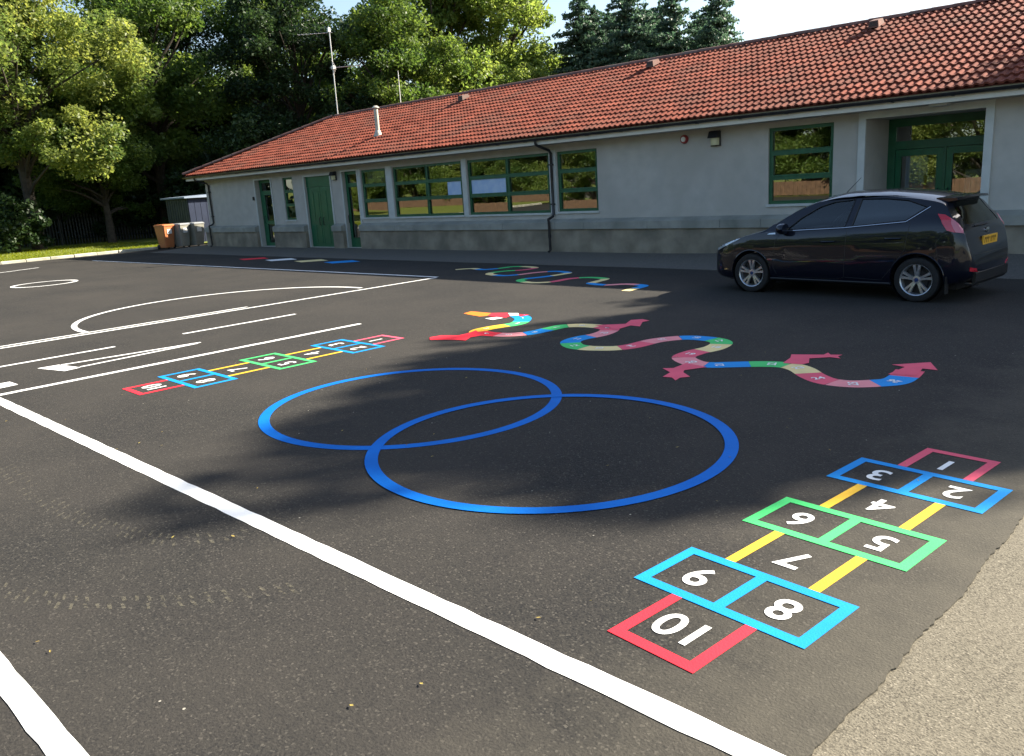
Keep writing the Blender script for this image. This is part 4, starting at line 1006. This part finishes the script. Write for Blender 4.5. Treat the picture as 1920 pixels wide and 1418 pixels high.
    # side repeater / wing badge
    patch([(1.10, .895), (1.24, .90), (1.23, .925), (1.13, .915)], side(sg), (0, -sg, 0), .004, .01, .02).build('indicator', 'headlamp', CAR, local=True)
    # rear reflector and arch lips
    rr_ = Vector((-.85, -sg * .5, 0)); oro = lambda q, sg=sg: (3.93 + .85, sg * (.60 + q.x + .5), q.y)
    patch([(-.10, .40), (.10, .425), (.10, .475), (-.06, .45)], oro, rr_, .006, .02, .025).build('reflector', 'tail_red', CAR, local=True)
    for wx in (FWX, RWX):
        P = []
        for k in range(25):
            a = R(-16 + 212 * k / 24); x_, z_ = wx + .348 * math.cos(a), .31 + .348 * math.sin(a); h = bvh.ray_cast(Vector((x_, sg * 1.6, max(z_, .21))), Vector((0, -sg, 0)))[0]
            if h is not None: P.append(Vector((x_, h.y - sg * .004, max(z_, .21))))
        MB().tube(P, .011, 6).build('wheel_arch_lip', 'carpaint', CAR, smooth=True, local=True)
# windscreen and rear glass
orw = lambda q: (q.x - .0, q.y, 2.6)
patch([(1.08, -.67), (1.08, .67), (1.80, .52), (1.80, -.52)], orw, (0, 0, -1), -.008, 0, .06).build('windscreen', 'carglass', CAR, smooth=True, local=True)
orr = lambda q: (5.0, q.x, q.y)
rg = patch([(-.62, 1.0), (.62, 1.0), (.52, 1.31), (-.52, 1.31)], orr, (-1, 0, 0), -.006, 0, .05).build('rear_window', 'privacy', CAR, smooth=True, local=True)
def rear_pt(y, z, off=0.0): h = bvh.ray_cast(Vector((5, y, z)), Vector((-1, 0, 0)))[0]; return Vector((h.x + off, y, z))
MB().tube([rear_pt(y, .985, .018) for y in np.linspace(.05, -.40, 8)], .009, 6).build('wiper', 'black', rg, local=True)
# hatch spoiler
sp = MB(); Y = np.linspace(-.56, .56, 13); vs = []
for y in Y:
    c = 1 - (y / .56) ** 4 * .5; vs += [(3.42, y * 1.0, zt(3.42) - .015 - .03 * (y / .56) ** 2), (3.70 * 1.0 - .05 * (1 - c), y, 1.375 - .02 * (y / .56) ** 2), (3.715 - .05 * (1 - c), y, 1.345 - .02 * (y / .56) ** 2), (3.52, y, 1.30)]
sp.add(vs, [(4 * i + k, 4 * i + (k + 1) % 4, 4 * i + 4 + (k + 1) % 4, 4 * i + 4 + k) for i in range(12) for k in range(4)] + [(0, 1, 2, 3), (51, 50, 49, 48)]); sp.build('spoiler', 'carpaint', CAR, smooth=True, local=True)
side_gap = MB().tube([rear_pt(y, .62 + .0 * y, -.001) for y in np.linspace(-.62, .62, 20)], .004, 6).build('hatch_gap', 'black', CAR, local=True)
# number plate on the hatch, badge, lower bumper, exhaust
px = rear_pt(0, .78).x + .018
pl_ = MB().box(px - .02, px, -.26, .26, .725, .84).build('number_plate', 'plate', CAR, local=True)
cm = MB(); ycur = -.22
for w_, g_ in ((.05, .012), (.05, .012), (.05, .04), (.02, .014), (.05, .012), (.05, .012), (.05, .012)):
    cm.box(px + .0005, px + .002, ycur, ycur + w_ * .35, .745, .82); cm.box(px + .0005, px + .002, ycur + w_ * .35, ycur + w_, .79, .82); ycur += w_ + g_
cm.build('plate_characters', 'plate_ink', pl_, local=True)
MB().lathe([(.0, .0), (.055, .0), (.055, .012), (.0, .018)], (0, 0, 0), 20).build('badge', 'chrome', CAR, smooth=True, local=True)
bd = [c for c in CAR.children if c.name.startswith('badge')][0]
for v in bd.data.vertices: x_, y_, z_ = v.co; v.co = (rear_pt(0, .905).x + z_, x_ * 1.3, .905 + y_ * .6)
bp_ = MB(); Y = np.linspace(-.60, .60, 13); vs = []
for y in Y: x_ = rear_pt(y, .45).x; vs += [(x_ - .03, y, .22), (x_ + .012, y, .27), (x_ + .014, y, .39), (x_ - .03, y, .40)]
bp_.add(vs, [(4 * i + k, 4 * i + 4 + k, 4 * i + 4 + (k + 1) % 4, 4 * i + (k + 1) % 4) for i in range(12) for k in range(4)] + [(3, 2, 1, 0), (48, 49, 50, 51)]); bp_.build('rear_diffuser', 'black', CAR, smooth=True, local=True)
MB().lathe([(.026, 0), (.03, 0), (.03, .16), (.026, .16)], (0, 0, 0), 14, closed=True).build('exhaust', 'chrome', CAR, smooth=True, local=True)
ex = [c for c in CAR.children if c.name.startswith('exhaust')][0]
for v in ex.data.vertices: x_, y_, z_ = v.co; v.co = (3.80 + z_, -.42 + x_, .235 + y_)
# front grille and lower bumper mouth
fg = lambda q: (-1.0, q.x, q.y)
patch([(-.42, .33), (.42, .33), (.36, .48), (-.36, .48)], fg, (1, 0, 0), .004, .02, .05).build('front_grille', 'black', CAR, local=True)
# roof aerial, mud flap, underbody
MB().tube([(1.92, .0, 1.44), (2.14, .0, 1.66)], [.006, .003], 6).build('roof_aerial', 'black', CAR, local=True)
for sg in (-1, 1): MB().box(3.70, 3.71, sg * .80 - .06, sg * .80 + .05, .13, .36).build('mud_flap', 'black', CAR, local=True)
MB().box(.3, 3.75, -.58, .58, .16, .30).build('underbody', 'black', CAR, local=True)
for wx in (FWX, RWX):
    for sg in (-1, 1): MB().lathe([(.0, sg * .60), (.34, sg * .60), (.34, sg * .80)], (wx, 0, .31), 28, 'y').build('arch_liner', 'black', CAR, local=True)
# cabin: seats, dash, wheel
def seat(x, y):
    mb = MB(); mb.cbox(x, x + .50, y - .24, y + .24, .42, .58, .05)
    vs = []
    for k, (dx, z, w) in enumerate(((.44, .52, .23), (.50, .75, .235), (.58, 1.0, .22), (.62, 1.10, .17))): vs += [(x + dx, y - w, z), (x + dx + .10, y - w * .9, z), (x + dx + .10, y + w * .9, z), (x + dx, y + w, z)]
    mb.add(vs, [(4 * i + k, 4 * i + (k + 1) % 4, 4 * i + 4 + (k + 1) % 4, 4 * i + 4 + k) for i in range(3) for k in range(4)] + [(12, 13, 14, 15)])
    s_ = mb.build('seat', 'interior', CAR, smooth=True, local=True)
    MB().cbox(x + .60, x + .70, y - .13, y + .13, 1.13, 1.29, .03).build('headrest', 'interior', s_, local=True)
for y in (-.34, .34): seat(1.78, y); seat(2.62, y)
MB().cbox(1.18, 1.52, -.60, .60, .60, .93, .05).build('dashboard', 'interior', CAR, local=True)
sw = MB(); sw.tube([(1.62 + .06 * math.cos(a), .34 + .17 * math.sin(a), .92 + .16 * math.cos(a)) for a in np.linspace(0, 2 * math.pi, 21)], .013, 6); sw.build('steering_wheel', 'interior', CAR, local=True)
# wheels
def wheel_parts():
    ty = MB().lathe([(.205, -.085), (.262, -.098), (.290, -.088), (.302, -.055), (.302, .055), (.290, .088), (.262, .098), (.205, .085)], (0, 0, 0), 40, 'y', True)
    rim = MB().lathe([(.206, -.088), (.213, -.092), (.200, -.080), (.192, -.03), (.190, .06)], (0, 0, 0), 40, 'y')
    rim.lathe([(.0, -.075), (.052, -.072), (.060, -.05), (.058, -.02)], (0, 0, 0), 20, 'y')
    for k in range(5):
        for d in (-.17, .17):
            a0 = 2 * math.pi * k / 5 + math.pi / 2 + d * .55; a1 = 2 * math.pi * k / 5 + math.pi / 2 + d * 1.05
            p0 = Vector((math.cos(a0) * .045, 0, math.sin(a0) * .045)); p1 = Vector((math.cos(a1) * .200, 0, math.sin(a1) * .200)); q = (p1 - p0).normalized().cross(Vector((0, 1, 0)))
            vs = []
            for p, w, y0 in ((p0, .017, -.066), (p0.lerp(p1, .55), .014, -.080), (p1, .019, -.082)): vs += [tuple(p - q * w + Vector((0, y0, 0))), tuple(p + q * w + Vector((0, y0, 0))), tuple(p + q * w * 1.2 + Vector((0, y0 + .035, 0))), tuple(p - q * w * 1.2 + Vector((0, y0 + .035, 0)))]
            rim.add(vs, [(4 * i + j, 4 * i + (j + 1) % 4, 4 * i + 4 + (j + 1) % 4, 4 * i + 4 + j) for i in range(2) for j in range(4)])
    disc = MB().lathe([(.0, -.03), (.14, -.03), (.14, -.01), (.19, -.01), (.19, .05)], (0, 0, 0), 28, 'y')
    cap = MB().lathe([(.0, -.081), (.026, -.079), (.028, -.07)], (0, 0, 0), 16, 'y')
    return ty.mesh('tyre', True), rim.mesh('rim', True), disc.mesh('brake_disc', True), cap.mesh('centre_cap', True)
wm = wheel_parts()
for me_, mt in zip(wm, ('rubber', 'alloy', 'black', 'skyblue')): me_.materials.append(M[mt] if mt != 'skyblue' else mat('blue wheel cap', (.02, .05, .16), rough=.3))
for wx in (FWX, RWX):
    for sg in (-1, 1):
        t = bpy.data.objects.new('wheel', wm[0]); col.objects.link(t); t.location = (wx, sg * TRK, WRAD - .001); t.parent = CAR
        if sg > 0: t.rotation_euler = (0, 0, math.pi)
        for nm, me_ in zip(('rim', 'brake_disc', 'centre_cap'), wm[1:]):
            o = bpy.data.objects.new(nm, me_); col.objects.link(o); o.parent = t
# ------------------------------------------------------------------ wheelie bins
def wheelie_bin(x, y, body, lid, label, rz):
    t = empty('wheelie_bin', (x, y, 0), label, 'bin', rz=rz)
    b = MB(); vs = []
    for z, w, d, dx in ((.07, .22, .25, 0), (.12, .225, .26, 0), (.80, .275, .335, .0), (.97, .285, .35, .0), (.98, .30, .365, 0), (1.0, .30, .365, 0)):
        c = .04
        for px_, py_ in ((d - c, -w), (d, -w + c), (d, w - c), (d - c, w), (-d + c, w), (-d, w - c), (-d, -w + c), (-d + c, -w)): vs.append((px_ + dx, py_, z))
    b.add(vs, [(8 * i + k, 8 * i + (k + 1) % 8, 8 * i + 8 + (k + 1) % 8, 8 * i + 8 + k) for i in range(5) for k in range(8)] + [tuple(range(7, -1, -1)), tuple(range(40, 48))]); b.build('body', body, t, local=True)
    l = MB(); vs = []
    for z, d, w in ((1.002, .375, .305), (1.03, .375, .305), (1.065, .33, .26), (1.072, .20, .15)):
        for px_, py_ in ((d, -w + .05), (d, w - .05), (d - .05, w), (-d + .03, w), (-d, w - .03), (-d, -w + .03), (-d + .03, -w), (d - .05, -w)): vs.append((px_, py_, z))
    l.add(vs, [(8 * i + k, 8 * i + (k + 1) % 8, 8 * i + 8 + (k + 1) % 8, 8 * i + 8 + k) for i in range(3) for k in range(8)] + [tuple(range(7, -1, -1)), tuple(range(24, 32))]); l.build('lid', lid, t, local=True)
    h = MB(); h.tube([(-.36, -.22, 1.0), (-.43, -.21, 1.02), (-.43, .21, 1.02), (-.36, .22, 1.0)], .016, 6); h.build('handle', lid, t, smooth=True, local=True)
    for sg in (-1, 1):
        w = MB(); w.lathe([(.0, -.025), (.085, -.025), (.10, -.015), (.10, .015), (.085, .025), (.0, .025)], (-.25, sg * .245, .10), 16, 'y'); w.build('wheel', 'rubber', t, smooth=True, local=True)
    MB().box(.323, .3485, -.11, .11, .66, .86).build('sticker', 'sticker', t, local=True)
wheelie_bin(-36.30, 15.72, 'bin_brown', 'bin_brown', 'brown orange wheelie bin standing beside two grey bins', R(10))
wheelie_bin(-36.12, 16.34, 'bin_grey', 'bin_lid', 'grey wheelie bin standing between the brown bin and the other grey bin', R(13))
wheelie_bin(-36.05, 16.98, 'bin_grey', 'bin_lid', 'grey wheelie bin at the end of the row, beside the school corner', R(9))

# ------------------------------------------------------------------ shed
sh = empty('shed', (-39.5, 19, 0), 'low dark shed with blue side and pale blue flat roof behind the bins', 'shed')
x0, x1, y0, y1 = -40.7, -38.4, 17.9, 21.0
MB().box(x0, x1, y0, y1, 0.0, 2.14).build('walls', 'shed_side', sh)
r_ = MB(); r_.add([(x0 - .15, y0 - .2, 2.15), (x1 + .2, y0 - .2, 2.15), (x1 + .2, y1 + .1, 2.15), (x0 - .15, y1 + .1, 2.15), (x0 - .15, y0 - .2, 2.22), (x1 + .2, y0 - .2, 2.22), (x1 + .2, y1 + .1, 2.36), (x0 - .15, y1 + .1, 2.36)], [(0, 3, 2, 1), (4, 5, 6, 7), (0, 1, 5, 4), (1, 2, 6, 5), (2, 3, 7, 6), (3, 0, 4, 7)]); r_.build('roof', 'shed_roof', sh)
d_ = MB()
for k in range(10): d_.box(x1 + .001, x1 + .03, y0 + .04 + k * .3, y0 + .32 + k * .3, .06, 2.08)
d_.build('blue_cladding', 'shed_blue_shaded', sh)
c_ = MB()
for k in range(9): c_.box(x0 + .05 + k * .25, x0 + .18 + k * .25, y0 - .025, y0 - .001, .05, 2.1)
c_.build('ribs', 'shed_side', sh)

# ------------------------------------------------------------------ palisade fence at the back of the lawn
fe = empty('palisade_fence', (-58, 14, 0), 'dark steel palisade fence in deep shade at the back of the lawn', 'fence')
A = Vector((-56.5, 4.0)); Bp = Vector((-47.0, 26.0)); L_ = (Bp - A).length; u = (Bp - A).normalized(); q = Vector((-u.y, u.x)); np_ = int(L_ / 0.155)
pm_ = MB(); pm_.add([(-.032, -.012, 0), (.032, -.012, 0), (.032, .012, 0), (-.032, .012, 0), (-.032, -.012, 1.72), (.032, -.012, 1.72), (.032, .012, 1.72), (-.032, .012, 1.72), (0, 0, 1.82)], [(0, 1, 5, 4), (1, 2, 6, 5), (2, 3, 7, 6), (3, 0, 4, 7), (4, 5, 8), (5, 6, 8), (6, 7, 8), (7, 4, 8)])
pme = pm_.mesh('pale'); pme.materials.append(M['fence_dark'])
for k in range(np_):
    p = A + u * (k + .5) * .155; o = bpy.data.objects.new('pale', pme); col.objects.link(o); o.parent = fe; o.location = (p.x + 58, p.y - 14, .06); o.rotation_euler = (0, 0, math.atan2(u.y, u.x))
for z in (.35, 1.5):
    a, b = A - q * .03, Bp - q * .03; MB().tube([(a.x, a.y, z), (b.x, b.y, z)], .025, 4).build('rail', 'fence_dark', fe)
for k in range(10):
    p = A + u * L_ * k / 9 - q * .09; MB().box(p.x - .04, p.x + .04, p.y - .04, p.y + .04, 0, 1.75).build('post', 'fence_dark', fe)

# timber fence and shrubs across the playground (behind the viewer, they show in the windows)
tf_ = empty('timber_fence', (-25, -11, 0), 'brown close boarded timber fence opposite the school, reflected in its windows', 'fence')
bm_ = MB().cbox(-.07, .07, -.010, .010, .06, .80, .004).mesh('fence_board'); bm_.materials.append(M['timber'])
for k in range(260):
    o = bpy.data.objects.new('fence_board', bm_); col.objects.link(o); o.parent = tf_; o.location = (-40 + k * .25, 0, rnd.uniform(-.02, .02)); o.scale = (1.7, 1, 1)
for z in (.25, .65): MB().box(-65.2, -.0, -11.06, -11.012, z - .04, z + .04).build('rail', 'timber', tf_)
# ------------------------------------------------------------------ trees
def leaf_quads(C, size, rs, up=0.35):
    """leaf-shaped quads at the points C"""
    n = len(C); nrm = rs.randn(n, 3); nrm[:, 2] = np.abs(nrm[:, 2]) + up; nrm /= np.linalg.norm(nrm, axis=1)[:, None]
    t = rs.randn(n, 3); t -= nrm * (t * nrm).sum(1)[:, None]; t /= np.linalg.norm(t, axis=1)[:, None]; b = np.cross(nrm, t)
    s = size * (0.65 + 0.7 * rs.rand(n))[:, None]
    v = np.empty((n, 4, 3)); v[:, 0] = C - t * s; v[:, 1] = C + b * s * .55 + nrm * s * .12; v[:, 2] = C + t * s; v[:, 3] = C - b * s * .55 + nrm * s * .12
    return v.reshape(-1, 3)

def deciduous(seed, H, lobes, nclump, nleaf, size, clump_r, trunk_r=.28, lean=(0, 0)):
    """lobes: (x, y, z, rx, ry, rz); leaves sit in clumps spread over and just under the lobe surfaces"""
    rs = np.random.RandomState(seed); rr = random.Random(seed)
    vol = np.array([l[3] * l[4] + l[4] * l[5] + l[3] * l[5] for l in lobes]); pick = rs.choice(len(lobes), nclump, p=vol / vol.sum())
    cs = []
    for k in pick:
        x, y, z, a, b, c = lobes[k]; d = rs.randn(3); d /= np.linalg.norm(d); r = .55 + .5 * rs.rand() ** .6
        cs.append((x + d[0] * a * r, y + d[1] * b * r, z + d[2] * c * r))
    cs = np.array(cs); C = []; T = []
    for c in cs:
        m = int(nleaf * rs.uniform(.5, 1.4)); R_ = clump_r * rs.uniform(.6, 1.35); d = rs.randn(m, 3); d /= np.linalg.norm(d, axis=1)[:, None]; r = R_ * rs.rand(m) ** .42
        P = c + d * r[:, None] * np.array([1, 1, .72]); C.append(P); base = rs.uniform(.1, .75); T.append(np.clip(base + rs.randn(m) * .16, 0, 1))
    C = np.concatenate(C); T = np.concatenate(T); lv = leaf_quads(C, size, rs)
    w = MB(); zt_ = max(l[2] for l in lobes); top = Vector((lean[0], lean[1], zt_))
    P = [Vector((0, 0, -.2)), Vector((lean[0] * .1, lean[1] * .1, H * .12)), Vector((lean[0] * .35 + rr.uniform(-.15, .15), lean[1] * .35 + rr.uniform(-.15, .15), H * .35)), Vector((lean[0] * .7, lean[1] * .7, H * .6)), top]
    w.tube(P, [trunk_r * 1.35, trunk_r, trunk_r * .8, trunk_r * .5, trunk_r * .12], 9)
    for l in lobes:
        for j in range(3):
            d = Vector((rr.gauss(0, 1), rr.gauss(0, 1), rr.gauss(0, .7))).normalized(); e = Vector((l[0] + d.x * l[3] * .75, l[1] + d.y * l[4] * .75, l[2] + d.z * l[5] * .75))
            z0 = max(H * .16, min(e.z * .62, zt_ * .8)); s0 = Vector((lean[0] * z0 / zt_, lean[1] * z0 / zt_, z0)); mid = s0.lerp(e, .5) + Vector((rr.uniform(-.3, .3), rr.uniform(-.3, .3), rr.uniform(0, .5)))
            w.tube([s0, s0.lerp(mid, .5) + Vector((0, 0, .15)), mid, e], [trunk_r * .42, trunk_r * .33, trunk_r * .22, .02], 6)
    return lv, T, w

def conifer(seed, H, rad, nwh=34, z0=.6):
    rs = np.random.RandomState(seed); C = []; w = MB(); w.tube([(0, 0, -.2), (0, 0, H * .5), (rs.uniform(-.1, .1), 0, H)], [.22, .14, .015], 8); V = []; T = []
    for i in range(nwh):
        f = i / (nwh - 1); z = z0 + (H - z0) * f ** .92; L_ = rad * (1 - f) ** .58 * rs.uniform(.8, 1.1) + .12; nb = int(6 + 6 * (1 - f))
        for k in range(nb):
            a = rs.rand() * 6.283; ll = L_ * rs.uniform(.65, 1.15); m = max(8, int(ll * 58)); t = rs.rand(m); droop = .25 * ll
            d = np.array([math.cos(a), math.sin(a)]); side_ = np.array([-d[1], d[0]]); off = rs.randn(m) * .16 * ll * (1 - t * .6)
            P = np.stack([d[0] * t * ll + side_[0] * off, d[1] * t * ll + side_[1] * off, z + .25 * t * ll - droop * t * t + rs.randn(m) * .06], 1); C.append(P); T.append(np.clip(rs.uniform(.1, .7) + .3 * t + rs.randn(m) * .1, 0, 1))
            if k % 2 == 0 and ll > .5: w.tube([(0, 0, z), (d[0] * ll * .85, d[1] * ll * .85, z + .1 * ll)], [.03, .008], 4)
    C = np.concatenate(C); T = np.concatenate(T); return leaf_quads(C, .105, rs, .1), T, w

def tree(name, geo, leafm, loc, label, cat='tree', group=None, rz=0.0, sc=1.0, src=None):
    t = empty(name, loc, label, cat, group, rz=rz); t.scale = (sc, sc, sc)
    if src is None:
        lv, T, w = geo; me = np_mesh('crown', lv, 4, leafm, T); wm_ = w.mesh('trunk', True); wm_.materials.append(M['bark'])
    else: me, wm_ = src
    c = bpy.data.objects.new('crown', me); col.objects.link(c); c.parent = t
    w_ = bpy.data.objects.new('trunk', wm_); col.objects.link(w_); w_.parent = t
    return t, (me, wm_)
def recolour(src, leafm): me = src[0].copy(); me.materials.clear(); me.materials.append(M[leafm]); return (me, src[1])

def blob_lobes(seed, H, rad, low, n=9):
    r = random.Random(seed); L_ = [(0, 0, low + (H - low) * .52, rad * .72, rad * .72, (H - low) * .42)]
    for k in range(n):
        a = 2 * math.pi * k / n * 2.4 + r.uniform(-.4, .4); f = (k + .5) / n; z = low + (H - low) * (.10 + .80 * f); rr_ = rad * (.78 if f < .55 else .78 - (f - .55) * 1.25)
        s = rad * r.uniform(.34, .5); L_.append((rr_ * math.cos(a), rr_ * math.sin(a), z, s, s, s * r.uniform(.6, .8)))
    return L_

GA_ = deciduous(11, 15, blob_lobes(1, 15.5, 5.2, 2.2, 12), 240, 290, .112, .95)
tA, sA = tree('broadleaf_tree', GA_, 'leaf_lime', (-41.0, 36.6, 0), 'large sunlit lime green tree rising behind the middle of the school roof', rz=.6, sc=1.08)
GB_ = deciduous(23, 15, blob_lobes(5, 15, 4.6, 1.8, 11), 220, 280, .112, .90)
tB, sB = tree('broadleaf_tree', GB_, 'leaf_mid', (-48.5, 21.2, 0), 'mid green leafy tree with dark forked trunk rising behind the shed', rz=1.2, sc=1.06)
GC_ = deciduous(37, 15, blob_lobes(9, 15, 5.2, 3.6, 13), 300, 340, .098, .95)
tC, sC = tree('broadleaf_tree', GC_, 'leaf_yellow', (-46.5, 13.6, 0), 'bright yellow green tree with low drooping crown over the lawn', rz=.3)
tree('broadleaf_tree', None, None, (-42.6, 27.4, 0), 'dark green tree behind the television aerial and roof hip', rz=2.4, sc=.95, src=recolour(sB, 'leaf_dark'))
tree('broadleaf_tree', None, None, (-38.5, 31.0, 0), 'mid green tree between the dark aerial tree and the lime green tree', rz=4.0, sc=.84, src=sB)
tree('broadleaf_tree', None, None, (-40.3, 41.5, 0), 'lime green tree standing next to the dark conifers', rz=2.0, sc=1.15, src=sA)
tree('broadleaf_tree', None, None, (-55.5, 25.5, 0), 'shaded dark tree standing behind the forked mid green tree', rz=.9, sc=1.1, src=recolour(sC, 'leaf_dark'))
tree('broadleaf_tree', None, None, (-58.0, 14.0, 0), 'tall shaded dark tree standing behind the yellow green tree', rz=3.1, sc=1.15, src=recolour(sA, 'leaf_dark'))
tree('broadleaf_tree', None, None, (-51.5, 31.5, 0), 'mid green tree behind the gap beside the aerial', rz=5.0, sc=1.02, src=sA and recolour(sA, 'leaf_mid'))
tree('broadleaf_tree', None, None, (-47.0, 17.4, 0), 'small mid green tree with low branches between the yellow green tree and the shed', rz=2.2, sc=.66, src=sB)
# big trees behind the right end of the school: out of the picture, their shadow lies on the playground
tree('broadleaf_tree', deciduous(51, 17, blob_lobes(21, 16.8, 6.4, 3.0, 14) + [(-.2, 0, 16.6, 2.0, 2.0, 1.5), (1.9, .3, 16.3, 1.8, 1.8, 1.3), (-2.2, 0, 15.6, 1.5, 1.5, 1.2)], 360, 170, .21, 1.0, .4), 'leaf_mid', (6.6, 27.6, 0), 'tall broad tree behind the entrance end of the school, casting the wide playground shadow', sc=.90)
tree('broadleaf_tree', None, None, (14.5, 29.5, 0), 'broad tree beyond the entrance end of the school, shorter than its neighbour', rz=1.9, sc=.55, src=recolour(sA, 'leaf_mid'))

tree('broadleaf_tree', None, None, (-36.6, 38.4, 0), 'small lime green tree filling the space below the tall one next to the conifers', rz=1.0, sc=.62, src=sA)
# conifers beyond the roof
cg1 = conifer(3, 13.2, 4.2, 42); cg2 = conifer(8, 13.2, 4.6, 42); s1 = s2 = None
spots = [(-34.9, 43.8, 0, 1.0, 'narrow dark conifer next to the lime green tree'), (-34.8, 45.2, 1, 0.96, 'second dark conifer from the lime green tree'), (-32.0, 44.7, 0, 1.03, 'bushy dark conifer with the tallest tip of the row'), (-32.8, 47.9, 1, 0.95, 'low dark conifer behind the tallest tipped one'), (-30.1, 47.2, 0, 0.98, 'broad dark conifer in the middle of the row'), (-29.9, 49.7, 1, 0.9, 'short dark conifer between the broad one and the end one'), (-27.4, 47.7, 0, 0.97, 'dark conifer with a ragged tip near the open end of the row'), (-27.4, 50.0, 1, 0.74, 'lowest dark conifer at the open end of the row'), (-37.7, 50.5, 1, 1.02, 'pale tipped conifer set back behind the bushy one'), (-35.3, 53.4, 0, 1.04, 'pale tipped conifer set back behind the broad one'), (-32.4, 55.2, 1, 0.98, 'pale tipped conifer set back behind the ragged one')]
for i, (cx_, cy_, kind, sc, lab) in enumerate(spots):
    src = (s1, s2)[kind]; t, s_ = tree('conifer', (cg1, cg2)[kind] if src is None else None, 'needle', (cx_, cy_, 0), lab, group='conifers beyond the roof', rz=i * 1.3, sc=sc, src=src)
    if kind == 0: s1 = s_
    else: s2 = s_

# shrubs: understorey at the back of the lawn, behind the roof, and opposite the school
sg_ = deciduous(71, 4.2, [(0, 0, 1.7, 1.5, 1.5, 1.3), (1.0, .5, 1.3, 1.0, 1.0, .9), (-1.0, -.3, 1.4, 1.0, 1.0, 1.0), (.2, -.9, 1.2, .9, .9, .8), (-.2, .6, 2.5, .9, .9, .8)], 75, 110, .13, .5, .09)
t, sS = tree('shrub', sg_, 'leaf_dark', (-50.5, 19.5, 0), 'dark rounded shrub in shade behind the fence near the shed', 'shrub', sc=1.25)
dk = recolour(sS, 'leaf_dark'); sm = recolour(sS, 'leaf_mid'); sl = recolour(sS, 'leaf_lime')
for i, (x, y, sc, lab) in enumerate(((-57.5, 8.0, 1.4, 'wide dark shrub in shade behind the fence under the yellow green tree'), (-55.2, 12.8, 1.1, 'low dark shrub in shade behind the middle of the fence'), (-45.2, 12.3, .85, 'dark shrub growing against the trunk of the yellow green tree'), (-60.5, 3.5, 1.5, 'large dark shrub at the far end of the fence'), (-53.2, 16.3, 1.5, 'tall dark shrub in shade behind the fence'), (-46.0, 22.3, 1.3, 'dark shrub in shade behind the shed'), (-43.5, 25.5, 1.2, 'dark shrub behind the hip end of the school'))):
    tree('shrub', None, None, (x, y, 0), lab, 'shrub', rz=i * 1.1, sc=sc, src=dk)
tree('shrub', None, None, (-36.2, 28.0, 0), 'sunlit mid green shrub showing above the roof behind the aerial mast', 'shrub', sc=1.55, rz=.4, src=sl)
tree('shrub', None, None, (-33.4, 30.5, 0), 'mid green shrub showing above the ridge behind the flue', 'shrub', sc=1.5, rz=2.4, src=sm)
for i in range(17):
    x = -64 + i * 3.9; tree('hedge_tree', None, None, (x + rnd.uniform(-1, 1), -14.0 + rnd.uniform(-1, 1), -1.9), 'sunlit bushy hedge tree behind the timber fence opposite the school', 'tree', 'hedge line opposite the school', rz=i * 2.1, sc=rnd.uniform(.66, .80), src=(sA, sC, sB)[i % 3])

# far wood closing the view behind lawn and school
rs = np.random.RandomState(99); NW = 42000
a = rs.rand(NW); bx = -70 + 22 * a + rs.randn(NW) * 2.2; by = -6 + 66 * a + rs.randn(NW) * 2.2; bz = 9.5 * rs.rand(NW) ** .85 + .1
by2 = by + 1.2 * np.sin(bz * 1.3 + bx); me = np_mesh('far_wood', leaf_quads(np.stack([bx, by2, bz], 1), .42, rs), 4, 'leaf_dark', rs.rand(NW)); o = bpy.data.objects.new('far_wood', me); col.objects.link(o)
tag(o, 'dark mass of far woodland behind the trees and fence', 'woodland', kind='stuff')
